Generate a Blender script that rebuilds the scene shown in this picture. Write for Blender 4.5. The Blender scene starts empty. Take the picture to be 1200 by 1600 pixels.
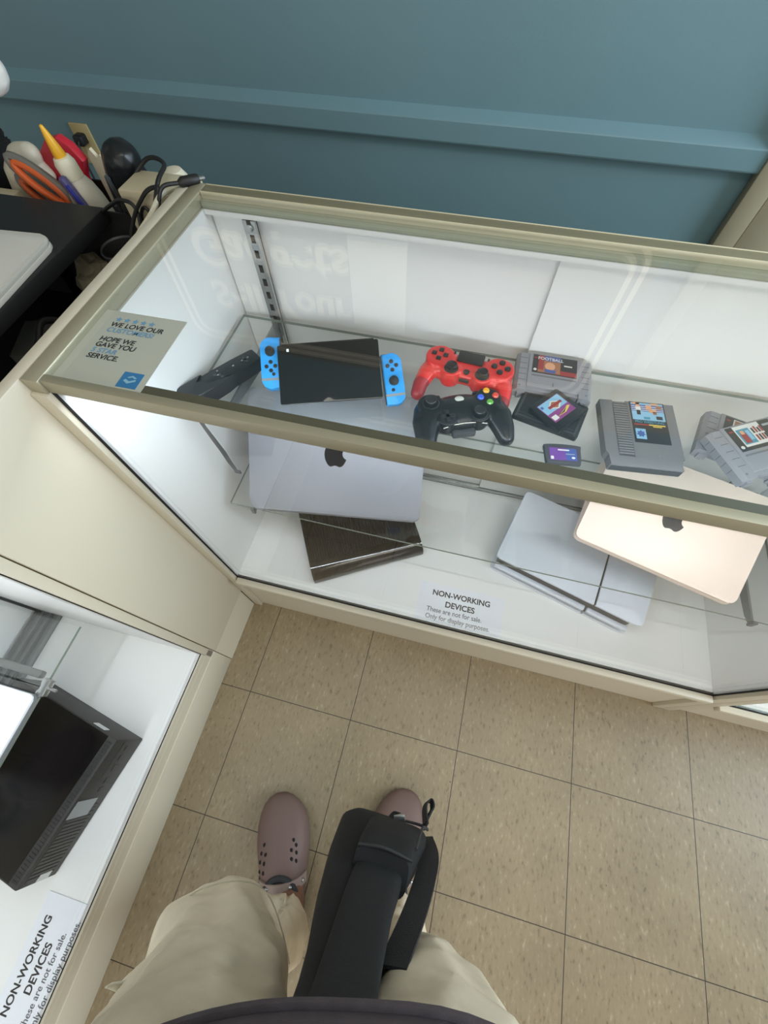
import bpy, bmesh, math, random
from mathutils import Vector, Matrix, noise

random.seed(7)
SC = bpy.context.scene
COL = SC.collection
PI = math.pi

# ------------------------------------------------------------------ camera
F_PX = 653.193
CAM = Vector((0.4228, 0.0040, 1.3204))
CX = Vector((0.9690111338, 0.2465460686, -0.0152465917))
CDOWN = Vector((0.2117497129, -0.8608622831, -0.4626858422))
CF = Vector((-0.1271985911, 0.4451192711, -0.8863911963))
cd = bpy.data.cameras.new('camera')
cam = bpy.data.objects.new('camera', cd)
COL.objects.link(cam)
cd.sensor_fit = 'VERTICAL'
cd.sensor_height = 36.0
cd.lens = F_PX / 1600.0 * 36.0
cd.clip_start = 0.02
m = Matrix((CX, -CDOWN, -CF)).transposed().to_4x4()
m.translation = CAM
cam.matrix_world = m
SC.camera = cam

# ------------------------------------------------------------------ light
SC.view_settings.view_transform = 'Standard'
SC.view_settings.look = 'None'
SC.view_settings.gamma = 1.0
SC.view_settings.use_curve_mapping = False
SC.view_settings.exposure = 0.0
SC.cycles.use_denoising = True
SC.cycles.max_bounces = 14
SC.cycles.transparent_max_bounces = 32
SC.cycles.caustics_reflective = False
SC.cycles.caustics_refractive = False

W = bpy.data.worlds.new('daylight')
SC.world = W
W.use_nodes = True
bg = W.node_tree.nodes['Background']
bg.inputs[0].default_value = (0.95, 0.97, 1.0, 1)
bg.inputs[1].default_value = 0.46


def area(name, loc, target, sx, sy, power, color):
    ld = bpy.data.lights.new(name, 'AREA')
    ld.shape = 'RECTANGLE'
    ld.size, ld.size_y = sx, sy
    ld.energy = power
    ld.color = color
    o = bpy.data.objects.new(name, ld)
    COL.objects.link(o)
    o.location = loc
    d = Vector(target) - Vector(loc)
    o.rotation_euler = d.to_track_quat('-Z', 'Y').to_euler()
    return o


area('shopfront_daylight', (0.9, -2.75, 1.6), (0.5, 0.5, 0.9), 3.6, 1.9, 33, (1.0, 0.96, 0.90))
area('side_window_daylight', (3.2, 0.55, 1.75), (0.6, 1.2, 0.9), 1.5, 1.7, 92, (0.72, 0.87, 1.0))
area('ceiling_panel_light', (1.1, -0.35, 2.66), (1.1, -0.35, 0.0), 1.2, 0.6, 15, (1.0, 0.93, 0.82))

# ------------------------------------------------------------------ materials
MATS = {}


def s2l(c):
    return tuple(((x / 255.0) / 12.92 if x / 255.0 <= 0.04045 else ((x / 255.0 + 0.055) / 1.055) ** 2.4) for x in c)


def mat(name, rgb, rough=0.5, metal=0.0, bump=0.0, bscale=200.0, var=0.0, vscale=8.0, spec=0.5, coat=0.0):
    if name in MATS:
        return MATS[name]
    m = bpy.data.materials.new(name)
    m.use_nodes = True
    nt = m.node_tree
    b = nt.nodes['Principled BSDF']
    c = s2l(rgb)
    b.inputs['Base Color'].default_value = (*c, 1)
    b.inputs['Roughness'].default_value = rough
    b.inputs['Metallic'].default_value = metal
    b.inputs['Specular IOR Level'].default_value = spec
    b.inputs['Coat Weight'].default_value = coat
    if bump or var:
        tc = nt.nodes.new('ShaderNodeTexCoord')
    if var:
        n = nt.nodes.new('ShaderNodeTexNoise')
        n.inputs['Scale'].default_value = vscale
        n.inputs['Detail'].default_value = 5
        nt.links.new(tc.outputs['Object'], n.inputs['Vector'])
        r = nt.nodes.new('ShaderNodeValToRGB')
        r.color_ramp.elements[0].position = 0.3
        r.color_ramp.elements[1].position = 0.7
        r.color_ramp.elements[0].color = (*[x * (1 - var) for x in c], 1)
        r.color_ramp.elements[1].color = (*[min(1, x * (1 + var)) for x in c], 1)
        nt.links.new(n.outputs['Fac'], r.inputs['Fac'])
        nt.links.new(r.outputs['Color'], b.inputs['Base Color'])
    if bump:
        n2 = nt.nodes.new('ShaderNodeTexNoise')
        n2.inputs['Scale'].default_value = bscale
        n2.inputs['Detail'].default_value = 4
        nt.links.new(tc.outputs['Object'], n2.inputs['Vector'])
        bp = nt.nodes.new('ShaderNodeBump')
        bp.inputs['Strength'].default_value = bump
        bp.inputs['Distance'].default_value = 0.002
        nt.links.new(n2.outputs['Fac'], bp.inputs['Height'])
        nt.links.new(bp.outputs['Normal'], b.inputs['Normal'])
    MATS[name] = m
    return m


def glass_mat(name, tint, ior=1.5):
    m = bpy.data.materials.new(name)
    m.use_nodes = True
    nt = m.node_tree
    nt.nodes.clear()
    out = nt.nodes.new('ShaderNodeOutputMaterial')
    mix = nt.nodes.new('ShaderNodeMixShader')
    tr = nt.nodes.new('ShaderNodeBsdfTransparent')
    tr.inputs[0].default_value = (*tint, 1)
    gl = nt.nodes.new('ShaderNodeBsdfGlossy')
    gl.inputs['Roughness'].default_value = 0.0
    gl.inputs['Color'].default_value = (1, 1, 1, 1)
    fr = nt.nodes.new('ShaderNodeFresnel')
    geo = nt.nodes.new('ShaderNodeNewGeometry')
    mm = nt.nodes.new('ShaderNodeMix')
    mm.data_type = 'FLOAT'
    mm.inputs[2].default_value = ior
    mm.inputs[3].default_value = 1.0 / ior
    nt.links.new(geo.outputs['Backfacing'], mm.inputs[0])
    nt.links.new(mm.outputs[0], fr.inputs['IOR'])
    nt.links.new(fr.outputs[0], mix.inputs[0])
    nt.links.new(tr.outputs[0], mix.inputs[1])
    nt.links.new(gl.outputs[0], mix.inputs[2])
    nt.links.new(mix.outputs[0], out.inputs[0])
    MATS[name] = m
    return m


GLASS = glass_mat('clear_glass', (0.985, 0.995, 0.99))
GEDGE = mat('glass_edge', (126, 136, 126), 0.2)
TEDGE = mat('top_glass_edge', (150, 148, 126), 0.3)
FGLASS = glass_mat('front_pane_glass', (0.985, 0.99, 0.988), 1.19)
FILM = glass_mat('clear_film', (0.97, 0.97, 0.96), 1.25)


def floor_mat():
    m = bpy.data.materials.new('vinyl_tile')
    m.use_nodes = True
    nt = m.node_tree
    L = nt.links.new
    b = nt.nodes['Principled BSDF']
    geo = nt.nodes.new('ShaderNodeNewGeometry')
    sep = nt.nodes.new('ShaderNodeSeparateXYZ')
    L(geo.outputs['Position'], sep.inputs[0])

    def math_(op, a, bb=None, val=None):
        n = nt.nodes.new('ShaderNodeMath')
        n.operation = op
        L(a, n.inputs[0])
        if bb is not None:
            L(bb, n.inputs[1])
        if val is not None:
            n.inputs[1].default_value = val
        return n.outputs[0]
    T = 0.3048
    ids = []
    dist = []
    for ax in ('X', 'Y'):
        q = math_('DIVIDE', sep.outputs[ax], val=T)
        q = math_('ADD', q, val=100.0)
        fl = math_('FLOOR', q)
        ids.append(fl)
        fr = math_('FRACT', q)
        a = math_('SUBTRACT', fr, val=0.5)
        a = math_('ABSOLUTE', a)
        a = math_('SUBTRACT', a, val=0.5)
        a = math_('ABSOLUTE', a)
        dist.append(a)
    dmin = math_('MINIMUM', dist[0], dist[1])
    seam = math_('LESS_THAN', dmin, val=0.0032)
    comb = nt.nodes.new('ShaderNodeCombineXYZ')
    L(ids[0], comb.inputs[0])
    L(ids[1], comb.inputs[1])
    wn = nt.nodes.new('ShaderNodeTexWhiteNoise')
    wn.noise_dimensions = '3D'
    L(comb.outputs[0], wn.inputs['Vector'])
    # streaky chips, different for each tile
    mp = nt.nodes.new('ShaderNodeMapping')
    mp.inputs['Scale'].default_value = (150, 62, 60)
    mp.inputs['Rotation'].default_value = (0, 0, 0.25)
    off = nt.nodes.new('ShaderNodeVectorMath')
    off.operation = 'MULTIPLY_ADD'
    L(wn.outputs['Color'], off.inputs[0])
    off.inputs[1].default_value = (3, 3, 3)
    L(geo.outputs['Position'], off.inputs[2])
    L(off.outputs[0], mp.inputs['Vector'])
    n1 = nt.nodes.new('ShaderNodeTexNoise')
    n1.inputs['Scale'].default_value = 1.0
    n1.inputs['Detail'].default_value = 3
    L(mp.outputs[0], n1.inputs['Vector'])
    r1 = nt.nodes.new('ShaderNodeValToRGB')
    cr = r1.color_ramp
    cr.elements[0].position = 0.27
    cr.elements[0].color = (*s2l((122, 108, 84)), 1)
    cr.elements[1].position = 0.80
    cr.elements[1].color = (*s2l((182, 167, 138)), 1)
    e = cr.elements.new(0.40)
    e.color = (*s2l((149, 132, 104)), 1)
    e = cr.elements.new(0.62)
    e.color = (*s2l((154, 138, 110)), 1)
    L(n1.outputs['Fac'], r1.inputs['Fac'])
    # large soft wear
    n2 = nt.nodes.new('ShaderNodeTexNoise')
    n2.inputs['Scale'].default_value = 7
    n2.inputs['Detail'].default_value = 4
    L(geo.outputs['Position'], n2.inputs['Vector'])
    mx = nt.nodes.new('ShaderNodeMix')
    mx.data_type = 'RGBA'
    mx.blend_type = 'MULTIPLY'
    mx.inputs[0].default_value = 0.35
    L(r1.outputs['Color'], mx.inputs[6])
    L(n2.outputs['Fac'], mx.inputs[7])
    # small dark specks
    vo = nt.nodes.new('ShaderNodeTexVoronoi')
    vo.inputs['Scale'].default_value = 30
    L(geo.outputs['Position'], vo.inputs['Vector'])
    sp = math_('LESS_THAN', vo.outputs['Distance'], val=0.055)
    wn2 = nt.nodes.new('ShaderNodeSeparateColor')
    L(vo.outputs['Color'], wn2.inputs[0])
    pick = math_('LESS_THAN', wn2.outputs[0], val=0.22)
    sp = math_('MULTIPLY', sp, pick)
    mx2 = nt.nodes.new('ShaderNodeMix')
    mx2.data_type = 'RGBA'
    L(sp, mx2.inputs[0])
    L(mx.outputs[2], mx2.inputs[6])
    mx2.inputs[7].default_value = (*s2l((92, 80, 66)), 1)
    mx3 = nt.nodes.new('ShaderNodeMix')
    mx3.data_type = 'RGBA'
    L(seam, mx3.inputs[0])
    L(mx2.outputs[2], mx3.inputs[6])
    mx3.inputs[7].default_value = (*s2l((52, 44, 36)), 1)
    L(mx3.outputs[2], b.inputs['Base Color'])
    b.inputs['Roughness'].default_value = 0.42
    b.inputs['Specular IOR Level'].default_value = 0.4
    return m


CREAM = mat('cream_laminate', (208, 200, 180), 0.42)
WHITE = mat('white_laminate', (236, 235, 233), 0.4)
RAIL = mat('champagne_aluminium', (172, 166, 142), 0.38, 0.30)
RAILD = mat('shaded_channel', (104, 97, 74), 0.5, 0.2)  # rail ledge with the shade under the glass put into its colour
RAILR = mat('rear_rail_bronze', (140, 136, 112), 0.4, 0.3)
STEEL = mat('bright_steel', (178, 180, 180), 0.25, 0.9)
GREYM = mat('grey_metal', (120, 122, 122), 0.4, 0.5)
DARK = mat('black_gap', (22, 20, 20), 0.8)
PAPER = mat('white_paper', (232, 234, 240), 0.8)
INK = mat('black_ink', (38, 38, 42), 0.8)
INKG = mat('grey_ink', (92, 94, 100), 0.8)
BLKP = mat('black_plastic', (28, 29, 31), 0.45)
BLKG = mat('gloss_black', (12, 13, 14), 0.12, spec=0.4)
BLKS = mat('satin_black', (24, 26, 28), 0.3, spec=0.35)
CHAR = mat('charcoal_plastic', (52, 54, 56), 0.5)
CARTG = mat('cartridge_grey', (132, 131, 136), 0.5, bump=0.15, bscale=900)
CARTD = mat('cartridge_dark_grey', (104, 103, 104), 0.5, bump=0.15, bscale=900)


# ------------------------------------------------------------------ mesh helpers
def T(x=0, y=0, z=0):
    return Matrix.Translation((x, y, z))


def RZ(a):
    return Matrix.Rotation(math.radians(a), 4, 'Z')


def RX(a):
    return Matrix.Rotation(math.radians(a), 4, 'X')


def RY(a):
    return Matrix.Rotation(math.radians(a), 4, 'Y')


I4 = Matrix.Identity(4)


class B:
    """collects shapes for one mesh"""

    def __init__(s):
        s.bm = bmesh.new()

    def _tr(s, vs, M):
        bmesh.ops.transform(s.bm, matrix=M, verts=vs)

    def box(s, lo, hi, M=I4, bevel=0.0, seg=2, mi=0):
        lo, hi = Vector(lo), Vector(hi)
        r = bmesh.ops.create_cube(s.bm, size=1.0)
        vs = r['verts']
        d = hi - lo
        c = (hi + lo) / 2
        bmesh.ops.transform(s.bm, matrix=T(*c) @ Matrix.Diagonal((*d, 1)), verts=vs)
        fs = list({f for v in vs for f in v.link_faces})
        if bevel:
            es = list({e for v in vs for e in v.link_edges})
            q = bmesh.ops.bevel(s.bm, geom=es, offset=bevel, segments=seg, affect='EDGES', profile=0.5)
            fs = [f for f in set(q['faces']) | set(f for f in fs if f.is_valid)]
            vs = list({v for f in fs for v in f.verts})
            fs = list({f for v in vs for f in v.link_faces})
        for f in fs:
            f.material_index = mi
        s._tr(vs, M)
        return fs

    def prism(s, pts, z0, z1, M=I4, mi=0, bevel=0.0, seg=2, top=None):
        vb = [s.bm.verts.new((x, y, z0)) for x, y in pts]
        tp = top or pts
        vt = [s.bm.verts.new((x, y, z1)) for x, y in tp]
        n = len(pts)
        fs = [s.bm.faces.new(vb[::-1]), s.bm.faces.new(vt)]
        for i in range(n):
            fs.append(s.bm.faces.new((vb[i], vb[(i + 1) % n], vt[(i + 1) % n], vt[i])))
        vs = vb + vt
        if bevel:
            es = list(fs[1].edges) + list(fs[0].edges)
            q = bmesh.ops.bevel(s.bm, geom=es, offset=bevel, segments=seg, affect='EDGES', profile=0.5)
            vs = list({v for f in set(q['faces']) | {f for f in fs if f.is_valid} for v in f.verts})
            fs = list({f for v in vs for f in v.link_faces})
        for f in fs:
            f.material_index = mi
        s._tr(vs, M)
        return fs

    def flat(s, pts, z=0.0, M=I4, mi=0):
        vs = [s.bm.verts.new((p[0], p[1], p[2] if len(p) > 2 else z)) for p in pts]
        f = s.bm.faces.new(vs)
        f.material_index = mi
        s._tr(vs, M)
        return f

    def cyl(s, r, z0, z1, M=I4, n=24, mi=0, r2=None, bevel=0.0):
        r2 = r if r2 is None else r2
        pts = [(r * math.cos(2 * PI * i / n), r * math.sin(2 * PI * i / n)) for i in range(n)]
        tp = [(r2 * math.cos(2 * PI * i / n), r2 * math.sin(2 * PI * i / n)) for i in range(n)]
        return s.prism(pts, z0, z1, M, mi, bevel, 2, tp)

    def lathe(s, prof, M=I4, n=28, mi=0):
        rings = []
        for r, z in prof:
            if r < 1e-6:
                rings.append([s.bm.verts.new((0, 0, z))])
            else:
                rings.append([s.bm.verts.new((r * math.cos(2 * PI * i / n), r * math.sin(2 * PI * i / n), z)) for i in range(n)])
        for a, b in zip(rings, rings[1:]):
            for i in range(n):
                j = (i + 1) % n
                q = [a[i % len(a)], a[j % len(a)], b[j % len(b)], b[i % len(b)]]
                q2 = []
                for v in q:
                    if v not in q2:
                        q2.append(v)
                if len(q2) > 2:
                    s.bm.faces.new(q2).material_index = mi
        s._tr([v for r in rings for v in r], M)

    def ball(s, c, r, M=I4, sub=3, mi=0):
        if not hasattr(r, '__len__'):
            r = (r, r, r)
        q = bmesh.ops.create_icosphere(s.bm, subdivisions=sub, radius=1.0)
        bmesh.ops.transform(s.bm, matrix=M @ T(*c) @ Matrix.Diagonal((*r, 1)), verts=q['verts'])
        for v in q['verts']:
            for f in v.link_faces:
                f.material_index = mi

    def chain(s, pts, step=0.35, sub=2, M=I4, mi=0):
        """overlapping balls along (x,y,z,r[,sy,sz]) control points, for remeshing"""
        for a, b in zip(pts, pts[1:]):
            d = (Vector(b[:3]) - Vector(a[:3])).length
            k = max(2, int(d / (step * min(a[3], b[3]))))
            for i in range(k + 1):
                t = i / k
                c = [a[j] + (b[j] - a[j]) * t for j in range(3)]
                r = a[3] + (b[3] - a[3]) * t
                sy = (a[4] if len(a) > 4 else 1) * (1 - t) + (b[4] if len(b) > 4 else 1) * t
                sz = (a[5] if len(a) > 5 else 1) * (1 - t) + (b[5] if len(b) > 5 else 1) * t
                s.ball(c, (r, r * sy, r * sz), M, sub, mi)

    def tube(s, pts, r, M=I4, n=10, mi=0, flat=None, cap=True):
        P = [Vector(p[:3]) for p in pts]
        R = r if hasattr(r, '__len__') else [r] * len(P)
        rings = []
        up = Vector((0, 0, 1))
        t0 = (P[1] - P[0]).normalized()
        nrm = t0.cross(up)
        if nrm.length < 1e-4:
            nrm = t0.cross(Vector((1, 0, 0)))
        nrm.normalize()
        for i, pnt in enumerate(P):
            t = (P[min(i + 1, len(P) - 1)] - P[max(i - 1, 0)]).normalized()
            nrm = (nrm - t * nrm.dot(t)).normalized()
            bn = t.cross(nrm)
            rr = R[i]
            fl = flat if flat else 1.0
            rings.append([s.bm.verts.new(pnt + nrm * rr * math.cos(2 * PI * k / n) + bn * rr * fl * math.sin(2 * PI * k / n)) for k in range(n)])
        for a, b in zip(rings, rings[1:]):
            for k in range(n):
                s.bm.faces.new((a[k], a[(k + 1) % n], b[(k + 1) % n], b[k])).material_index = mi
        if cap:
            s.bm.faces.new(rings[0][::-1]).material_index = mi
            s.bm.faces.new(rings[-1]).material_index = mi
        s._tr([v for q in rings for v in q], M)

    def band(s, pts, w, t, M=I4, mi=0, wdir=(0, 0, 1)):
        """flat strap along pts, width w along wdir-ish, thickness t"""
        P = [Vector(p) for p in pts]
        rings = []
        for i, pnt in enumerate(P):
            tn = (P[min(i + 1, len(P) - 1)] - P[max(i - 1, 0)]).normalized()
            wd = Vector(wdir)
            wd = (wd - tn * wd.dot(tn)).normalized()
            nn = tn.cross(wd)
            ww = w[i] if hasattr(w, '__len__') else w
            rings.append([s.bm.verts.new(pnt + wd * a * ww / 2 + nn * b_ * t / 2) for a, b_ in ((-1, -1), (1, -1), (1, 1), (-1, 1))])
        for a, b in zip(rings, rings[1:]):
            for k in range(4):
                s.bm.faces.new((a[k], a[(k + 1) % 4], b[(k + 1) % 4], b[k])).material_index = mi
        s.bm.faces.new(rings[0][::-1]).material_index = mi
        s.bm.faces.new(rings[-1]).material_index = mi
        s._tr([v for q in rings for v in q], M)

    def text(s, body, size, M=I4, mi=0, align='CENTER', bold=0.0, sx=1.0, shear=0.0):
        cu = bpy.data.curves.new('t', 'FONT')
        cu.body = body
        cu.size = size
        cu.align_x = align
        cu.offset = bold
        cu.shear = shear
        o = bpy.data.objects.new('t', cu)
        COL.objects.link(o)
        dg = bpy.context.evaluated_depsgraph_get()
        me = bpy.data.meshes.new_from_object(o.evaluated_get(dg))
        n0 = len(s.bm.verts)
        f0 = len(s.bm.faces)
        s.bm.from_mesh(me)
        s.bm.verts.ensure_lookup_table()
        s.bm.faces.ensure_lookup_table()
        bmesh.ops.transform(s.bm, matrix=M @ Matrix.Diagonal((sx, 1, 1, 1)), verts=s.bm.verts[n0:])
        for f in s.bm.faces[f0:]:
            f.material_index = mi
        bpy.data.objects.remove(o)
        bpy.data.curves.remove(cu)
        bpy.data.meshes.remove(me)

    def mesh(s, name, mats, smooth=True, ang=35):
        bmesh.ops.recalc_face_normals(s.bm, faces=s.bm.faces)
        me = bpy.data.meshes.new(name)
        s.bm.to_mesh(me)
        s.bm.free()
        for m_ in (mats if isinstance(mats, (list, tuple)) else [mats]):
            me.materials.append(m_)
        if smooth:
            me.polygons.foreach_set('use_smooth', [True] * len(me.polygons))
            me.set_sharp_from_angle(angle=math.radians(ang))
        return me


def link(name, me, parent=None):
    o = bpy.data.objects.new(name, me)
    COL.objects.link(o)
    if parent is not None:
        o.parent = parent
    return o


def obj(name, b, mats, parent=None, smooth=True, ang=35):
    return link(name, b.mesh(name, mats, smooth, ang), parent)


def remesh(b, voxel, it=6, fac=0.5):
    """fuse the shapes of b into one continuous skin; returns a new B"""
    me = bpy.data.meshes.new('tmp')
    b.bm.to_mesh(me)
    b.bm.free()
    o = bpy.data.objects.new('tmp', me)
    COL.objects.link(o)
    r = o.modifiers.new('r', 'REMESH')
    r.mode = 'VOXEL'
    r.voxel_size = voxel
    r.use_smooth_shade = True
    if it:
        q = o.modifiers.new('s', 'SMOOTH')
        q.factor = fac
        q.iterations = it
    dg = bpy.context.evaluated_depsgraph_get()
    me2 = bpy.data.meshes.new_from_object(o.evaluated_get(dg))
    bpy.data.objects.remove(o)
    bpy.data.meshes.remove(me)
    nb = B()
    nb.bm.from_mesh(me2)
    bpy.data.meshes.remove(me2)
    for f in nb.bm.faces:
        f.material_index = 0
    return nb


def tag(o, label, cat, group=None):
    o['label'] = label
    o['category'] = cat
    if group:
        o['group'] = group
    return o


def struct(o):
    o['kind'] = 'structure'
    return o


def thing(name, label, cat, M=I4, group=None):
    o = bpy.data.objects.new(name, None)
    o.empty_display_size = 0.05
    COL.objects.link(o)
    o.matrix_world = M
    return tag(o, label, cat, group)


def rrect(w, h, r, n=5, cx=0, cy=0):
    pts = []
    for sx, sy, a0 in ((1, -1, -90), (1, 1, 0), (-1, 1, 90), (-1, -1, 180)):
        for i in range(n + 1):
            a = math.radians(a0 + 90 * i / n)
            pts.append((cx + sx * (w / 2 - r) + r * math.cos(a), cy + sy * (h / 2 - r) + r * math.sin(a)))
    return pts


def star(r, n=5, inner=0.45, rot=90, cx=0, cy=0):
    p = []
    for i in range(2 * n):
        a = math.radians(rot + 180 * i / n)
        q = r if i % 2 == 0 else r * inner
        p.append((cx + q * math.cos(a), cy + q * math.sin(a)))
    return p


def pane(b, lo, hi):
    """glass pane: edge faces get the greenish edge material (index 1)"""
    fs = b.box(lo, hi)
    d = [hi[i] - lo[i] for i in range(3)]
    ax = d.index(min(d))
    for f in fs:
        f.normal_update()
        if abs(f.normal[ax]) < 0.5:
            f.material_index = 1


# ------------------------------------------------------------------ setting
YW = 1.5
b = B()
b.box((-3.2, -2.9, -0.05), (3.5, YW + 0.1, 0.0))
struct(obj('floor', b, floor_mat(), smooth=False))
WALL = mat('teal_wall_paint', (110, 141, 149), 0.45, bump=0.12, bscale=160, var=0.03, vscale=3)
b = B()
b.box((-3.2, YW, 0.0), (3.5, YW + 0.1, 2.75))
struct(obj('wall_back', b, WALL, smooth=False))
b = B()
prof = [(0, 0.752), (-0.026, 0.752), (-0.028, 0.756), (-0.028, 0.800), (-0.0265, 0.803), (-0.012, 0.814), (0, 0.822)]
M_ = Matrix(((0, 0, 1, 0), (1, 0, 0, 0), (0, 1, 0, 0), (0, 0, 0, 1)))
b.prism([(YW + y, z) for y, z in prof], -3.2, 1.045, M_)
struct(obj('trim_1', b, WALL, ang=18))
b = B()
b.box((1.035, YW - 0.036, 0.0), (1.092, YW, 2.2), bevel=0.003)
b.box((1.096, YW - 0.028, 0.0), (1.20, YW, 2.2), bevel=0.003)
b.box((1.090, YW - 0.020, 0.0), (1.098, YW, 2.2))
TRIMC = mat('beige_trim_paint', (158, 149, 126), 0.45)
struct(obj('trim_2', b, TRIMC))
b = B()
b.box((1.20, YW - 0.02, 0.0), (2.1, YW, 2.15))
struct(obj('door_1', b, TRIMC, smooth=False))
b = B()
b.box((-3.3, -2.9, 0.0), (-3.2, YW, 2.75))
struct(obj('wall_left', b, mat('pale_wall', (200, 198, 190), 0.7), smooth=False))
b = B()
b.box((-3.2, -2.9, 2.70), (3.5, YW + 0.1, 2.8))
struct(obj('ceiling', b, mat('white_ceiling', (225, 222, 214), 0.8), smooth=False))

# wall sign whose mirror image shows in the top glass
SIGNM = mat('sign_board', (120, 116, 104), 0.5)
SIGNL = mat('sign_lettering', (250, 232, 205), 0.5)
t = thing('wall_sign', 'shop sign on the teal wall reading Sell Your Gadgets, mirrored in the case top', 'sign', T(-0.01, YW - 0.012, 1.70))
b = B()
MV = RX(90)
b.prism(rrect(1.90, 0.74, 0.10, 6), -0.011, 0.010, MV)
obj('board', b, SIGNM, t)
for k, (w, h, r) in enumerate(((1.84, 0.68, 0.09), (1.77, 0.61, 0.07))):
    b = B()
    o_, i_ = rrect(w, h, r, 6), rrect(w - 0.035, h - 0.035, r - 0.015, 6)
    n = len(o_)
    for i in range(n):
        j = (i + 1) % n
        b.flat([o_[i], o_[j], i_[j], i_[i]], 0.0115, MV)
    obj('border', b, SIGNL, t, smooth=False)
b = B()
b.text('Sell Your', 0.17, MV @ T(-0.42, 0.02, 0.012), 0, bold=0.006)
b.text('Gadgets', 0.20, MV @ T(-0.42, -0.19, 0.012), 0, bold=0.006)
obj('lettering', b, SIGNL, t, smooth=False)
t = thing('wall_poster', 'pale poster stuck over the middle of the shop sign on the wall', 'poster', T(0.0, YW - 0.0275, 1.66))
b = B()
b.box((-0.10, -0.2, -0.003), (0.12, 0.16, 0.003), MV)
obj('sheet', b, mat('poster_sheet', (240, 232, 215), 0.7), t, smooth=False)


# ------------------------------------------------------------------ front display case
ZT = 0.965
XL, XR = -0.086, 1.150
YF, YB = 0.246, 0.700


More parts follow.
